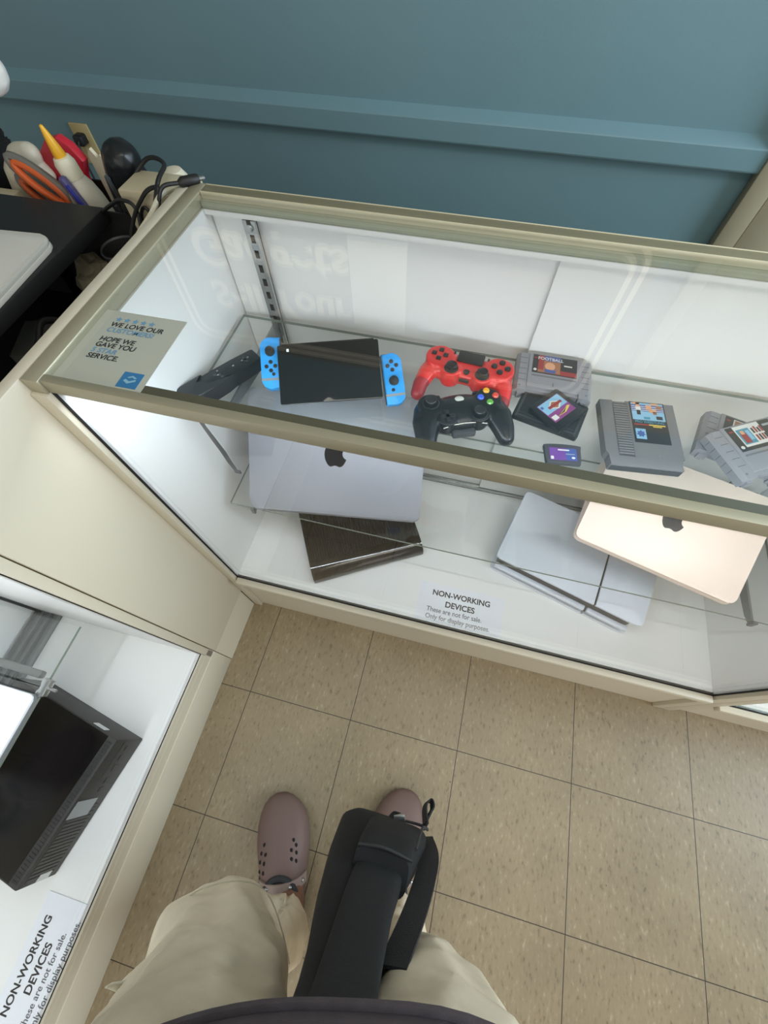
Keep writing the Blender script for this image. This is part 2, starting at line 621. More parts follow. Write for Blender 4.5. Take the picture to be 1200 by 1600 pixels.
def display_case():
    t = thing('display_case', 'long cream glass-topped display case full of game cartridges, controllers and laptops', 'display case', T(0, 0, 0))
    # kick board and deck
    b = B()
    b.box((XL + 0.024, 0.256, 0.0), (XR - 0.024, 0.272, 0.245))
    obj('kick_board', b, CREAM, t, smooth=False)
    b = B()
    b.box((XL + 0.024, 0.262, 0.244), (XR - 0.024, YB - 0.004, 0.260))
    obj('deck', b, WHITE, t, smooth=False)
    b = B()
    b.box((XL + 0.026, 0.238, 0.236), (XR - 0.026, 0.2545, 0.261), bevel=0.003)
    obj('deck_edge', b, CREAM, t)
    b = B()
    b.box((XL + 0.026, 0.2545, 0.250), (XR - 0.026, 0.2575, 0.2602))
    b.box((XL + 0.023, 0.2545, 0.250), (XL + 0.026, 0.2575, 0.945))
    b.box((XR - 0.026, 0.2545, 0.250), (XR - 0.023, 0.2575, 0.945))
    obj('gasket', b, DARK, t, smooth=False)
    # side panels
    for x0, x1, xi in ((XL - 0.0018, XL + 0.023, 1), (XR - 0.023, XR, -1)):
        b = B()
        b.box((x0, YF, 0.0), (x1, YB, 0.9445), bevel=0.002)
        obj('side_panel', b, CREAM, t)
        b = B()
        xa = x1 if xi > 0 else x0
        b.box((min(xa, xa + 0.002 * xi), 0.2580, 0.2605), (max(xa, xa + 0.002 * xi), 0.692, 0.944))
        obj('side_liner', b, WHITE, t, smooth=False)
    # rear: top rail apron, two sliding doors, tracks
    b = B()
    b.box((XL + 0.026, 0.668, 0.937), (XR - 0.026, 0.700, 0.9445))
    b.box((XL + 0.026, 0.690, 0.905), (XR - 0.026, 0.700, 0.9445))
    obj('rear_apron', b, WHITE, t, smooth=False)
    b = B()
    b.box((XL + 0.027, 0.6855, 0.272), (0.56, 0.690, 0.936))
    obj('sliding_door', b, WHITE, t, smooth=False)
    b = B()
    b.box((0.521, 0.676, 0.272), (XR - 0.027, 0.681, 0.936))
    obj('sliding_door', b, WHITE, t, smooth=False)
    b = B()
    for y in (0.671, 0.6825, 0.692):
        b.box((XL + 0.026, y, 0.2605), (XR - 0.026, y + 0.0025, 0.271))
    b.box((XL + 0.026, 0.671, 0.2600), (XR - 0.026, 0.694, 0.2625))
    obj('door_track', b, STEEL, t, smooth=False)
    # top frame: L-section rails with a rebate that carries the glass
    b = B()
    b.box((XL + 0.0232, 0.2535, 0.9455), (XR - 0.0232, 0.2655, ZT), bevel=0.0012)
    fr = obj('top_rail', b, RAIL, t)
    b = B()
    b.box((XL + 0.024, 0.2656, 0.9455), (XR - 0.024, 0.2838, 0.9550))
    obj('glass_channel', b, RAILD, fr, smooth=False)
    b = B()
    b.box((XL + 0.0232, 0.679, 0.9455), (XR - 0.0232, 0.703, ZT), bevel=0.0012)
    rr = obj('top_rail', b, RAILR, t)
    b = B()
    b.box((XL + 0.0232, 0.6785, 0.9550), (XR - 0.0232, 0.6805, ZT + 0.0008), bevel=0.0006)
    b.box((XL + 0.0232, 0.7010, 0.9550), (XR - 0.0232, 0.7032, ZT + 0.0008), bevel=0.0006)
    obj('rail_lip', b, mat('pale_lip', (214, 208, 180), 0.35), rr)
    b = B()
    b.box((XL + 0.024, 0.670, 0.9455), (XR - 0.024, 0.6784, 0.9550))
    obj('glass_channel', b, mat('grey_green_channel', (150, 154, 134), 0.5), rr, smooth=False)
    for x0, x1 in ((XL, XL + 0.0228), (XR - 0.0228, XR)):
        b = B()
        b.box((x0, 0.2505, 0.9455), (x1, 0.7035, ZT + 0.0005), bevel=0.0012)
        obj('top_rail', b, RAIL, t)
    # glass
    b = B()
    b.box((XL + 0.0230, 0.2658, 0.9565), (XR - 0.0230, 0.6783, 0.9635))
    obj('top_glass', b, GLASS, t, smooth=False)
    b = B()
    b.box((XL + 0.0255, 0.2580, 0.2605), (XR - 0.0255, 0.2625, 0.9450))
    obj('front_glass', b, FGLASS, t, smooth=False)
    b = B()
    pane(b, (-0.050, 0.392, 0.7480), (XR - 0.034, 0.662, 0.7540))
    obj('glass_shelf', b, [GLASS, GEDGE], t, smooth=False)
    b = B()
    pane(b, (-0.038, 0.357, 0.4940), (XR - 0.045, 0.662, 0.5000))
    obj('glass_shelf', b, [GLASS, GEDGE], t, smooth=False)
    # slotted standards and brackets
    for x in (0.016, 1.056):
        b = B()
        b.box((x - 0.010, 0.667, 0.273), (x - 0.003, 0.6755, 0.9360))
        b.box((x + 0.005, 0.667, 0.273), (x + 0.012, 0.6755, 0.9360))
        b.box((x - 0.010, 0.673, 0.273), (x + 0.012, 0.6755, 0.9360))
        z = 0.29
        while z < 0.93:
            b.box((x - 0.004, 0.667, z), (x + 0.006, 0.669, z + 0.012))
            z += 0.026
        st = obj('standard', b, STEEL, t, smooth=False)
        b = B()
        for z in [0.30 + 0.026 * k for k in range(25)]:
            b.box((x - 0.003, 0.6675, z + 0.001), (x + 0.005, 0.6725, z + 0.012))
        obj('slots', b, DARK, st, smooth=False)
        b = B()
        b.cyl(0.006, 0, 0.003, T(x + 0.001, 0.667, 0.925) @ RX(90), mi=0, bevel=0.001)
        obj('screw', b, STEEL, st)
        for zz, y0 in ((0.7475, 0.40), (0.4935, 0.354)):
            b = B()
            pts = [(0.668, zz), (0.668, zz - 0.045), (0.60, zz - 0.036), (y0 + 0.02, zz - 0.017), (y0, zz - 0.010), (y0, zz)]
            Mx = Matrix(((0, 0, 1, 0), (1, 0, 0, 0), (0, 1, 0, 0), (0, 0, 0, 1)))
            b.prism(pts, x - 0.001, x + 0.003, Mx)
            b.box((x - 0.003, y0 - 0.003, zz - 0.012), (x + 0.005, y0 + 0.002, zz + 0.007))
            obj('shelf_bracket', b, GREYM, t, smooth=False)
    return t


display_case()

# corner filler slab between the two cases
b = B()
b.box((-0.106, 0.072, 0.138), (-0.088, 0.705, ZT), bevel=0.0015)
b.box((-0.104, 0.072, 0.0), (-0.0900, 0.2455, 0.138))
tag(obj('filler_panel', b, CREAM), 'narrow cream filler panel closing the corner between the two cases', 'panel')

# neighbouring case at the right
t = thing('display_case', 'neighbouring cream display case just showing at the lower right edge', 'display case')
x0 = XR + 0.001
b = B()
b.box((x0, YF, 0.0), (x0 + 0.023, 0.70, 0.9445), bevel=0.002)
obj('side_panel', b, CREAM, t)
b = B()
b.box((x0 + 0.023, 0.256, 0.0), (2.2, 0.272, 0.184))
obj('kick_board', b, CREAM, t, smooth=False)
b = B()
b.box((x0 + 0.023, 0.262, 0.184), (2.2, 0.70, 0.200))
obj('deck', b, WHITE, t, smooth=False)
b = B()
b.box((x0 + 0.025, 0.238, 0.176), (2.2, 0.2545, 0.201), bevel=0.003)
obj('deck_edge', b, CREAM, t)
b = B()
b.box((x0 + 0.025, 0.2545, 0.19), (2.2, 0.2575, 0.2004))
obj('gasket', b, DARK, t, smooth=False)
b = B()
pane(b, (x0 + 0.026, 0.2580, 0.201), (2.2, 0.2625, 0.945))
obj('front_glass', b, [FGLASS, GEDGE], t, smooth=False)
b = B()
pane(b, (x0 + 0.022, 0.2665, 0.9565), (2.2, 0.6785, 0.9635))
obj('top_glass', b, [GLASS, GEDGE], t, smooth=False)
b = B()
b.box((x0, 0.2535, 0.9455), (2.2, 0.2655, ZT), bevel=0.001)
b.box((x0, 0.679, 0.9455), (2.2, 0.703, ZT), bevel=0.001)
b.box((x0, 0.2655, 0.9455), (x0 + 0.02, 0.679, ZT), bevel=0.001)
obj('top_rail', b, RAIL, t)
b = B()
b.box((x0 + 0.023, 0.684, 0.2), (2.2, 0.69, 0.944))
obj('sliding_door', b, WHITE, t, smooth=False)

# ------------------------------------------------------------------ left display case (runs towards the viewer)
t = thing('display_case', 'cream display case along the left holding the big black console', 'display case')
LY0, LY1 = -1.15, 0.0705
b = B()
b.box((-0.104, LY0, 0.0), (-0.0915, LY1, 0.138), bevel=0.001)
b.box((-0.106, LY0, 0.136), (-0.094, LY1, 0.172))
obj('kick_board', b, CREAM, t)
b = B()
b.box((-0.60, LY0, 0.174), (-0.102, 0.0525, 0.190))
obj('deck', b, WHITE, t, smooth=False)
b = B()
b.box((-0.0995, LY0, 0.172), (-0.0945, 0.0525, 0.1902))
obj('deck_edge', b, CREAM, t, smooth=False)
b = B()
b.box((-0.1020, LY0, 0.185), (-0.0997, 0.0515, 0.1905))
b.box((-0.1020, 0.0515, 0.190), (-0.0997, 0.0530, 0.94))
obj('gasket', b, DARK, t, smooth=False)
b = B()
b.box((-0.60, 0.0530, 0.0), (-0.094, LY1, 0.9445), bevel=0.0015)
obj('end_panel', b, CREAM, t)
b = B()
b.box((-0.585, 0.0505, 0.1905), (-0.1045, 0.0528, 0.94))
obj('end_liner', b, WHITE, t, smooth=False)
b = B()
b.box((-0.5985, LY0, 0.192), (-0.592, 0.050, 0.94))
obj('sliding_door', b, WHITE, t, smooth=False)
b = B()
for x in (-0.585, -0.560, -0.538, -0.5145):
    b.box((x, LY0, 0.1925), (x + 0.003, 0.050, 0.205))
b.box((-0.585, LY0, 0.1902), (-0.5115, 0.050, 0.1935))
obj('door_track', b, GREYM, t, smooth=False)
b = B()
b.box((-0.590, 0.044, 0.1945), (-0.575, 0.0500, 0.94))
obj('door_stop', b, CHAR, t, smooth=False)
b = B()
b.box((-0.1095, LY0, 0.1905), (-0.1045, 0.0500, 0.945))
obj('front_glass', b, [FGLASS, GEDGE], t, smooth=False)
b = B()
pane(b, (-0.580, -0.090, 0.4440), (-0.250, 0.030, 0.4500))
obj('glass_shelf', b, [GLASS, GEDGE], t, smooth=False)
b = B()
pane(b, (-0.580, -0.70, 0.4440), (-0.250, -0.0935, 0.4500))
obj('glass_shelf', b, [GLASS, GEDGE], t, smooth=False)
b = B()
for y in (-0.082, -0.102):
    b.cyl(0.008, -0.006, 0.006, T(-0.252, y, 0.447), mi=0, bevel=0.001)
b.box((-0.257, -0.106, 0.4505), (-0.244, -0.076, 0.4535), bevel=0.001)
b.box((-0.257, -0.106, 0.4405), (-0.244, -0.076, 0.4435), bevel=0.001)
b.box((-0.2440, -0.106, 0.4405), (-0.2410, -0.076, 0.4535), bevel=0.001)
b.cyl(0.003, 0, 0.016, T(-0.241, -0.091, 0.447) @ RY(90), bevel=0.001)
obj('shelf_clip', b, STEEL, t)
b = B()
b.box((-0.58, -0.080, 0.426), (-0.278, -0.066, 0.4425), bevel=0.004)
obj('shelf_bracket', b, GREYM, t)
b = B()
b.box((-0.115, LY0, 0.9455), (-0.094, 0.0705, ZT), bevel=0.001)
b.box((-0.60, LY0, 0.9455), (-0.58, 0.0705, ZT), bevel=0.001)
obj('top_rail', b, RAIL, t)
b = B()
pane(b, (-0.579, LY0, 0.9565), (-0.116, 0.05, 0.9635))
obj('top_glass', b, [GLASS, GEDGE], t, smooth=False)


# ------------------------------------------------------------------ paper signs
def notice(M, label, w=0.2159, h=0.118):
    t = thing('paper_sign', label, 'sign', M)
    b = B()
    b.box((-w / 2, -h, 0.0), (w / 2, 0, 0.0006))
    obj('sheet', b, PAPER, t, smooth=False)
    b = B()
    b.text('NON-WORKING', 0.0200, T(0, -0.030, 0.0009), 0, bold=0.00055, sx=0.98)
    b.text('DEVICES', 0.0205, T(0.0, -0.0555, 0.0009), 0, bold=0.00055, sx=0.98)
    b.text('These are not for sale.', 0.0170, T(-0.082, -0.0738, 0.0009), 1, 'LEFT', bold=0.0002, sx=0.90)
    b.text('Only for display purposes.', 0.0170, T(-0.082, -0.0920, 0.0009), 1, 'LEFT', bold=0.0002, sx=0.90)
    obj('lettering', b, [INK, INKG], t, smooth=False)
    return t


notice(T(0.5255, 0.3640, 0.2604) @ RZ(0.5), 'white paper notice with bold non-working text lying at the front of the long case', h=0.100)
notice(T(-0.1970, -0.568, 0.1906) @ RZ(90.0), 'white paper notice with bold non-working text lying in the left case', h=0.090)

# review card under the top glass
t = thing('review_card', 'pale card with five blue stars and thank-you text under the top glass', 'card', T(-0.006, 0.333, 0.9557) @ RZ(0.8))
b = B()
b.box((-0.062, -0.064, 0), (0.060, 0.062, 0.0008))
obj('sheet', b, mat('card_paper', (214, 212, 200), 0.6), t, smooth=False)
b = B()
BLU = mat('light_blue_ink', (120, 168, 205), 0.7)
for k in range(5):
    b.flat(star(0.0050, cx=-0.030 + 0.0118 * k, cy=0.047), 0.0012, mi=1)
for s_, yy, mi in (('WE LOVE OUR', 0.0335, 0), ('CUSTOMERS!', 0.0235, 1), ('HOPE WE', 0.0065, 0), ('GAVE YOU', -0.0035, 0), ('5 STAR', -0.0135, 1), ('SERVICE.', -0.0235, 0)):
    b.text(s_, 0.0112, T(-0.036, yy, 0.0012), mi, 'LEFT', bold=0.00022, sx=1.0, shear=0.10)
obj('lettering', b, [INK, BLU], t, smooth=False)
b = B()
b.box((0.026, -0.060, 0.0008), (0.052, -0.036, 0.0012), mi=0)
b.flat([(0.031, -0.050), (0.038, -0.054), (0.047, -0.049), (0.046, -0.046), (0.039, -0.050), (0.033, -0.047)], 0.0015, mi=1)
b.flat([(0.034, -0.044), (0.040, -0.041), (0.046, -0.044), (0.044, -0.0455), (0.040, -0.0435), (0.036, -0.0455)], 0.0015, mi=1)
obj('emblem', b, [mat('emblem_blue', (58, 128, 184), 0.6), mat('emblem_line', (150, 200, 225), 0.6)], t, smooth=False)


# ------------------------------------------------------------------ laptops
def apple(b, s, M, mi=0):
    """fruit emblem with a bite on its right side and a leaf, s = height of the body"""
    def cub(p0, p1, p2, p3, n=8):
        r = []
        for i in range(n):
            t_ = i / n
            u = 1 - t_
            r.append((u ** 3 * p0[0] + 3 * u * u * t_ * p1[0] + 3 * u * t_ * t_ * p2[0] + t_ ** 3 * p3[0],
                      u ** 3 * p0[1] + 3 * u * u * t_ * p1[1] + 3 * u * t_ * t_ * p2[1] + t_ ** 3 * p3[1]))
        return r
    P = []
    P += cub((0, .40), (.12, .42), (.18, .48), (.28, .48))
    P += cub((.28, .48), (.37, .47), (.43, .43), (.47, .36))
    P += cub((.47, .36), (.27, .24), (.27, -.06), (.51, -.14))
    P += cub((.51, -.14), (.44, -.34), (.33, -.50), (.22, -.50))
    P += cub((.22, -.50), (.12, -.50), (.10, -.45), (0, -.45))
    P += cub((0, -.45), (-.10, -.45), (-.12, -.50), (-.22, -.50))
    P += cub((-.22, -.50), (-.36, -.48), (-.52, -.16), (-.50, .10))
    P += cub((-.50, .10), (-.48, .36), (-.34, .48), (-.22, .48))
    P += cub((-.22, .48), (-.13, .48), (-.08, .42), (0, .40))
    b.flat([(x * s, y * s) for x, y in P], 0.0, M, mi)
    L = cub((0, .50), (.02, .62), (.12, .72), (.24, .74)) + cub((.24, .74), (.24, .62), (.14, .51), (0, .50))
    b.flat([(x * s, y * s) for x, y in L], 0.0, M, mi)


def laptop(name, label, M, w, d, ang, mats, inner, logo_s):
    """local: hinge along x at the origin, base runs to +y, lid raised by ang"""
    t = thing(name, label, 'laptop', M)
    b = B()
    b.prism(rrect(w, d, 0.012, 5, 0, d / 2), 0.0, 0.0105, bevel=0.0025)
    obj('base', b, mats, t)
    b = B()
    b.box((-w * 0.40, d * 0.33, 0.0105), (w * 0.40, d * 0.84, 0.0112))
    obj('keyboard', b, BLKP, t, smooth=False)
    ML = T(0, 0, 0.0115) @ RX(ang)
    b = B()
    b.prism(rrect(w, d, 0.012, 6, 0, d / 2), 0.0004, 0.0052, ML, bevel=0.0020)
    lid = obj('lid', b, mats, t)
    b = B()
    b.prism(rrect(w - 0.012, d - 0.012, 0.008, 4, 0, d / 2), -0.0004, 0.0004, ML)
    obj('screen', b, inner, lid, smooth=False)
    b = B()
    apple(b, logo_s, ML @ T(0, d / 2, 0.00535))
    obj('emblem', b, mat('emblem_mirror_%s' % name, (44, 44, 48) if 'silver' in label else (120, 92, 74), 0.15, 0.6), lid, smooth=False)
    return t


SILV = mat('silver_aluminium', (146, 147, 154), 0.5, 0.35)
GOLD = mat('pink_gold_aluminium', (246, 226, 212), 0.5, 0.12)
laptop('laptop', 'silver laptop with its lid propped half shut on the lower glass shelf', T(0.202, 0.380, 0.5004) @ RZ(8.5), 0.370, 0.2545, 43.7, SILV, BLKG, 0.046)
laptop('laptop', 'pink gold laptop slightly ajar on the lower glass shelf at the right', T(0.859, 0.412, 0.5004) @ RZ(-14.2), 0.312, 0.2175, 24.2, GOLD, mat('brown_glass', (84, 62, 48), 0.2), 0.042)

# ------------------------------------------------------------------ consoles on the deck
t = thing('game_console', 'slim black ribbed game console on the case deck under the silver laptop', 'game console', T(0.218, 0.4615, 0.2604) @ RZ(30))
b = B()
w, d, h = 0.297, 0.235, 0.046
pr_ = [(-d / 2, 0.006), (-d / 2 + 0.004, 0.0), (d / 2, 0.0), (d / 2, h)] + [(-d / 2 + 0.042 - 0.042 * math.sin(a), h - 0.026 * (1 - math.cos(a))) for a in [math.radians(9 * k) for k in range(11)]]
MX = Matrix(((0, 0, 1, 0), (1, 0, 0, 0), (0, 1, 0, 0), (0, 0, 0, 1)))
b.prism(pr_, -w / 2, w / 2, MX)
obj('body', b, mat('lid_gloss', (15, 15, 16), 0.06, spec=0.5), t, ang=30)
b = B()
for k in range(46):
    x = -w / 2 + 0.004 + k * (w - 0.008) / 46
    b.box((x, -d / 2 + 0.044, h), (x + 0.0034, d / 2 - 0.004, h + 0.0008))
o = obj('ribbed_lid', b, mat('rib_black', (20, 20, 22), 0.4, spec=0.2), t, smooth=False)
b = B()
b.box((-0.06, -d / 2 - 0.0006, 0.006), (0.09, -d / 2 + 0.002, 0.0085))
obj('front_line', b, STEEL, t, smooth=False)

# white two-plate console
t = thing('game_console', 'white two-plate game console lying flat on the deck below the pink laptop', 'game console', T(0.7835, 0.496, 0.2604) @ RZ(-15.5))
PLATE = mat('white_plate', (216, 221, 232), 0.28)
w, d = 0.358, 0.216
for name, z0, z1, dx in (('top_plate', 0.079, 0.0875, 0), ('bottom_plate', 0.0, 0.008, 0)):
    for part in (0, 1):
        b = B()
        s0, s1 = 0.072, 0.062   # slanted split
        if part == 0:
            pts = [(-w / 2 + 0.012, -d / 2), (s0 - 0.004, -d / 2), (s1 - 0.004, d / 2), (-w / 2 + 0.012, d / 2), (-w / 2 + 0.003, d / 2 - 0.004), (-w / 2, d / 2 - 0.014), (-w / 2, -d / 2 + 0.014), (-w / 2 + 0.003, -d / 2 + 0.004)]
        else:
            pts = [(s0, -d / 2), (w / 2 - 0.014, -d / 2), (w / 2 - 0.004, -d / 2 + 0.004), (w / 2, -d / 2 + 0.014), (w / 2, d / 2 - 0.014), (w / 2 - 0.004, d / 2 - 0.004), (w / 2 - 0.014, d / 2), (s1, d / 2)]
        b.prism(pts, z0, z1, bevel=0.0018)
        obj(name, b, PLATE, t)
b = B()
b.prism(rrect(w - 0.018, d - 0.016, 0.02, 5), 0.008, 0.079)
core = obj('core', b, CHAR, t)
b = B()
b.prism([(0.069, -d / 2 + 0.001), (0.0715, -d / 2 + 0.001), (0.0615, d / 2 - 0.001), (0.059, d / 2 - 0.001)], 0.0788, 0.0850)
obj('split_strip', b, BLKP, t, smooth=False)
b = B()
b.box((-0.17, -d / 2 - 0.004, 0.030), (0.064, -d / 2 + 0.010, 0.041), bevel=0.003)
b.box((0.070, -d / 2 - 0.004, 0.030), (0.166, -d / 2 + 0.010, 0.041), bevel=0.003)
obj('front_trim', b, PLATE, t)

# big black console in the left case
t = thing('game_console', 'big boxy black console with vents lying in the left case', 'game console', T(-0.1475, -0.1600, 0.1906) @ RZ(-11))
b = B()
w, d, h = 0.30, 0.280, 0.108
b.box((-w, -d, 0.0), (0, 0, h), bevel=0.003)
obj('body', b, mat('console_body', (44, 44, 45), 0.5, spec=0.3), t)
b = B()
b.box((-w + 0.002, -d + 0.004, h), (-0.022, -0.003, h + 0.001))
obj('gloss_top', b, mat('console_gloss', (13, 13, 15), 0.2, spec=0.2), t, smooth=False)
b = B()
for k in range(40):
    y = -d + 0.008 + k * 0.0066
    b.box((-0.019, y, h), (-0.006, y + 0.0042, h + 0.0010))
for k in range(18):
    y = -d + 0.010 + k * 0.0075
    b.box((0.0, y, 0.020), (0.0012, y + 0.005, 0.095))
obj('vents', b, BLKP, t, smooth=False)
b = B()
b.box((0, -0.080, 0.070), (0.0012, -0.006, 0.073))
for y, z, a, c in ((-0.020, 0.05, 0.009, 0.008), (-0.040, 0.05, 0.012, 0.008), (-0.062, 0.046, 0.014, 0.012), (-0.088, 0.046, 0.012, 0.010), (-0.106, 0.046, 0.010, 0.010)):
    b.box((0, y - a / 2, z - c / 2), (0.0012, y + a / 2, z + c / 2))
obj('ports', b, mat('port_black', (14, 14, 15), 0.5), t, smooth=False)
b = B()
b.box((0.0003, -0.158, 0.035), (0.0016, -0.124, 0.100))
obj('sticker', b, mat('grey_sticker', (140, 144, 146), 0.5), t, smooth=False)['label'] = 'grey paper sticker'
b = B()
b.box((-0.075, 0.0, 0.082), (-0.043, 0.0012, 0.100))
obj('sticker', b, mat('pale_sticker', (205, 208, 208), 0.5), t, smooth=False)['label'] = 'white sticker on the end'
b = B()
b.box((0.0003, -d + 0.003, 0.028), (0.0016, -d + 0.016, 0.06))
obj('sticker', b, mat('pale_sticker', (205, 208, 208), 0.5), t, smooth=False)['label'] = 'small white sticker'

# white closed laptop on the left shelf
t = thing('laptop', 'white closed laptop on the glass shelf of the left case', 'laptop', T(-0.248, -0.106, 0.4504) @ RZ(0))
b = B()
b.prism(rrect(0.30, 0.21, 0.010, 6, -0.15, -0.105), 0.0, 0.009, bevel=0.002)
obj('base', b, mat('laptop_grey_edge', (140, 142, 146), 0.4, 0.4), t)
b = B()
b.prism(rrect(0.30, 0.21, 0.010, 6, -0.15, -0.105), 0.0095, 0.015, bevel=0.002)
obj('lid', b, mat('laptop_white', (236, 238, 244), 0.4), t)

# ------------------------------------------------------------------ docked handheld console
ZS = 0.7543
MD = T(0.191, 0.506, 0.799) @ RZ(19) @ RX(24)
t = thing('console_dock', 'glossy black console dock tilted on the upper shelf between two blue grips', 'dock', MD)
b = B()
Mi = MD.inverted()
w, h = 0.174, 0.104
b.prism(rrect(w, h, 0.003, 3), -0.003, 0.0, bevel=0.0008)
obj('front_panel', b, mat('dock_gloss', (16, 18, 20), 0.05, spec=0.5), t)
b = B()
top = [(-0.080, -0.034), (0.080, -0.034), (0.080, 0.046), (-0.080, 0.046)]
vt = [b.bm.verts.new((x, y, -0.018)) for x, y in top]
vb = []
for x, y in top:
    wpt = MD @ Vector((x, y, -0.018))
    vb.append(b.bm.verts.new(Mi @ Vector((wpt.x, wpt.y, ZS))))
b.bm.faces.new(vt)
b.bm.faces.new(vb[::-1])
for i in range(4):
    j = (i + 1) % 4
    b.bm.faces.new((vt[i], vt[j], vb[j], vb[i]))
obj('back_block', b, BLKP, t, smooth=False)
b = B()
for x in (-0.082, 0.070):
    b.box((x, -0.046, -0.018), (x + 0.012, -0.034, -0.003))
b.box((-0.082, -0.048, -0.010), (0.082, -0.0468, -0.003))
obj('slot_floor', b, BLKP, t, smooth=False)
b = B()
b.box((-0.071, 0.040, 0.0), (-0.067, 0.045, 0.0003))
obj('indicator_mark', b, mat('dock_mark', (220, 224, 226), 0.4), t, smooth=False)

BLUE = mat('bright_blue_plastic', (46, 150, 222), 0.38)
t = thing('handheld_console', 'handheld console in the dock with bright blue side grips', 'game console', MD)
b = B()
b.box((-0.080, -0.0330, -0.0172), (0.080, 0.0570, -0.0050), bevel=0.0015)
tab = obj('tablet', b, BLKP, t)
b = B()
for k in range(34):
    x = -0.074 + k * 0.0043
    b.box((x, 0.0565, -0.0140), (x + 0.0026, 0.0573, -0.0095))
obj('vent', b, STEEL, tab, smooth=False)  # row of small bright dots along the tablet's top edge


def grip(cx, cy, rot, side):
    Mg = T(cx, cy, -0.019) @ RZ(rot)
    b = B()
    W2, H2, R = 0.017, 0.0455, 0.017
    pts = []
    ix = -W2 if side > 0 else W2
    if side > 0:
        pts = [(-W2, -H2)] + [(W2 - R + R * math.cos(a), -H2 + R + R * math.sin(a)) for a in [math.radians(-90 + 9 * i) for i in range(11)]] + [(W2 - R + R * math.cos(a), H2 - R + R * math.sin(a)) for a in [math.radians(9 * i) for i in range(11)]] + [(-W2, H2)]
    else:
        pts = [(W2, H2)] + [(-W2 + R + R * math.cos(a), H2 - R + R * math.sin(a)) for a in [math.radians(90 + 9 * i) for i in range(11)]] + [(-W2 + R + R * math.cos(a), -H2 + R + R * math.sin(a)) for a in [math.radians(180 + 9 * i) for i in range(11)]] + [(W2, -H2)]
    b.prism(pts, 0.0, 0.0125, Mg, bevel=0.0035, seg=3)
    g = obj('side_grip', b, BLUE, t)
    g['label'] = 'bright blue side grip'
    sy = 0.020 if side < 0 else -0.004
    by = -0.006 if side < 0 else 0.023
    b = B()
    b.cyl(0.0085, 0.0123, 0.0150, Mg @ T(0, sy, 0), bevel=0.001)
    b.cyl(0.0050, 0.0150, 0.0185, Mg @ T(0, sy, 0), r2=0.0062)
    b.cyl(0.0070, 0.0185, 0.0205, Mg @ T(0, sy, 0), bevel=0.0008)
    obj('thumb_stick', b, BLKP, g)
    for dx, dy in ((0, 0.0075), (0, -0.0075), (0.0075, 0), (-0.0075, 0)):
        b = B()
        b.cyl(0.0034, 0.0120, 0.0142, Mg @ T(dx, by + dy, 0), bevel=0.0006)
        obj('button', b, BLKP, g)
    b = B()
    b.cyl(0.0030, 0.012, 0.0137, Mg @ T(0.004 if side < 0 else -0.003, -0.020, 0), bevel=0.0005)
    obj('button', b, BLKP, g)
    b = B()
    b.box((-0.0165, -0.031, 0.0118), (0.0165, -0.0265, 0.0129), Mg)
    obj('tape_strip', b, mat('clear_tape', (150, 155, 158), 0.25, 0.3), g, smooth=False)
    b = B()
    b.box((ix - 0.002, -0.042, 0.004), (ix + 0.002, 0.043, 0.010), Mg)
    obj('slide_rail', b, CHAR, g, smooth=False)


grip(-0.1005, 0.0255, 0, -1)
grip(0.1085, -0.0175, 3, 1)

# ------------------------------------------------------------------ motion remote
t = thing('remote_control', 'black remote control lying diagonally at the left end of the upper shelf', 'remote control', T(-0.003, 0.4765, ZS) @ RZ(56.5))
b = B()
prof = []
for x, hw in ((-0.074, 0.012), (-0.073, 0.0165), (-0.060, 0.0185), (-0.04, 0.0185), (-0.010, 0.0185), (0.03, 0.018), (0.070, 0.018), (0.074, 0.015)):
    prof.append((x, hw))
pts = [(x, -y) for x, y in prof] + [(x, y) for x, y in prof[::-1]]
b.prism(pts, 0.0, 0.026, bevel=0.004, seg=3)
obj('body', b, BLKS, t)
b = B()
pts2 = [(-0.082, -0.017), (-0.080, -0.0215), (-0.030, -0.0225), (-0.005, -0.0215), (0.012, -0.0195), (0.012, -0.016), (-0.004, -0.0125), (-0.03, -0.0105), (-0.050, 0.0105), (-0.034, 0.020), (-0.030, 0.0225), (-0.080, 0.0215), (-0.082, 0.017)]
b.prism(pts2, 0.0, 0.0285, bevel=0.003, seg=2)
obj('rubber_sleeve', b, mat('dark_rubber_sleeve', (34, 35, 38), 0.3, spec=0.35), t)
b = B()
for dx, dy in ((0.055, 0.0), (0.049, 0.006), (0.049, -0.006), (0.043, 0)):
    b.cyl(0.003, 0.0258, 0.0270, T(dx, dy, 0), bevel=0.0004)
b.box((0.0465, -0.008, 0.0258), (0.0515, 0.008, 0.0268))
b.box((0.041, -0.0025, 0.0258), (0.057, 0.0025, 0.0268))
obj('direction_pad', b, CHAR, t)
for x, y in ((0.024, 0), (-0.004, 0.009), (-0.006, 0), (-0.004, -0.009), (-0.012, 0.004)):
    b = B()
    b.cyl(0.0033, 0.0256, 0.0272, T(x, y, 0), bevel=0.0004)
    obj('button', b, CHAR, t)
b = B()
for x, y in ((-0.008, 0.000), (-0.004, 0.0095), (0.024, 0.001), (0.055, 0.001), (0.043, 0.001)):
    b = B()
    b.box((x - 0.0014, y - 0.0004, 0.0272), (x + 0.0014, y + 0.0004, 0.0274))
    obj('button_mark', b, PAPER, t, smooth=False)
Mi = (T(-0.003, 0.4765, ZS) @ RZ(56.5)).inverted()
b = B()
sp = [(-0.041, 0.414, 0.7580), (-0.036, 0.402, 0.7572), (-0.024, 0.391, 0.7562), (-0.014, 0.3865, 0.750), (-0.012, 0.3855, 0.737), (-0.008, 0.3855, 0.700), (-0.004, 0.3855, 0.665), (-0.003, 0.3855, 0.630), (0.000, 0.3855, 0.604)]
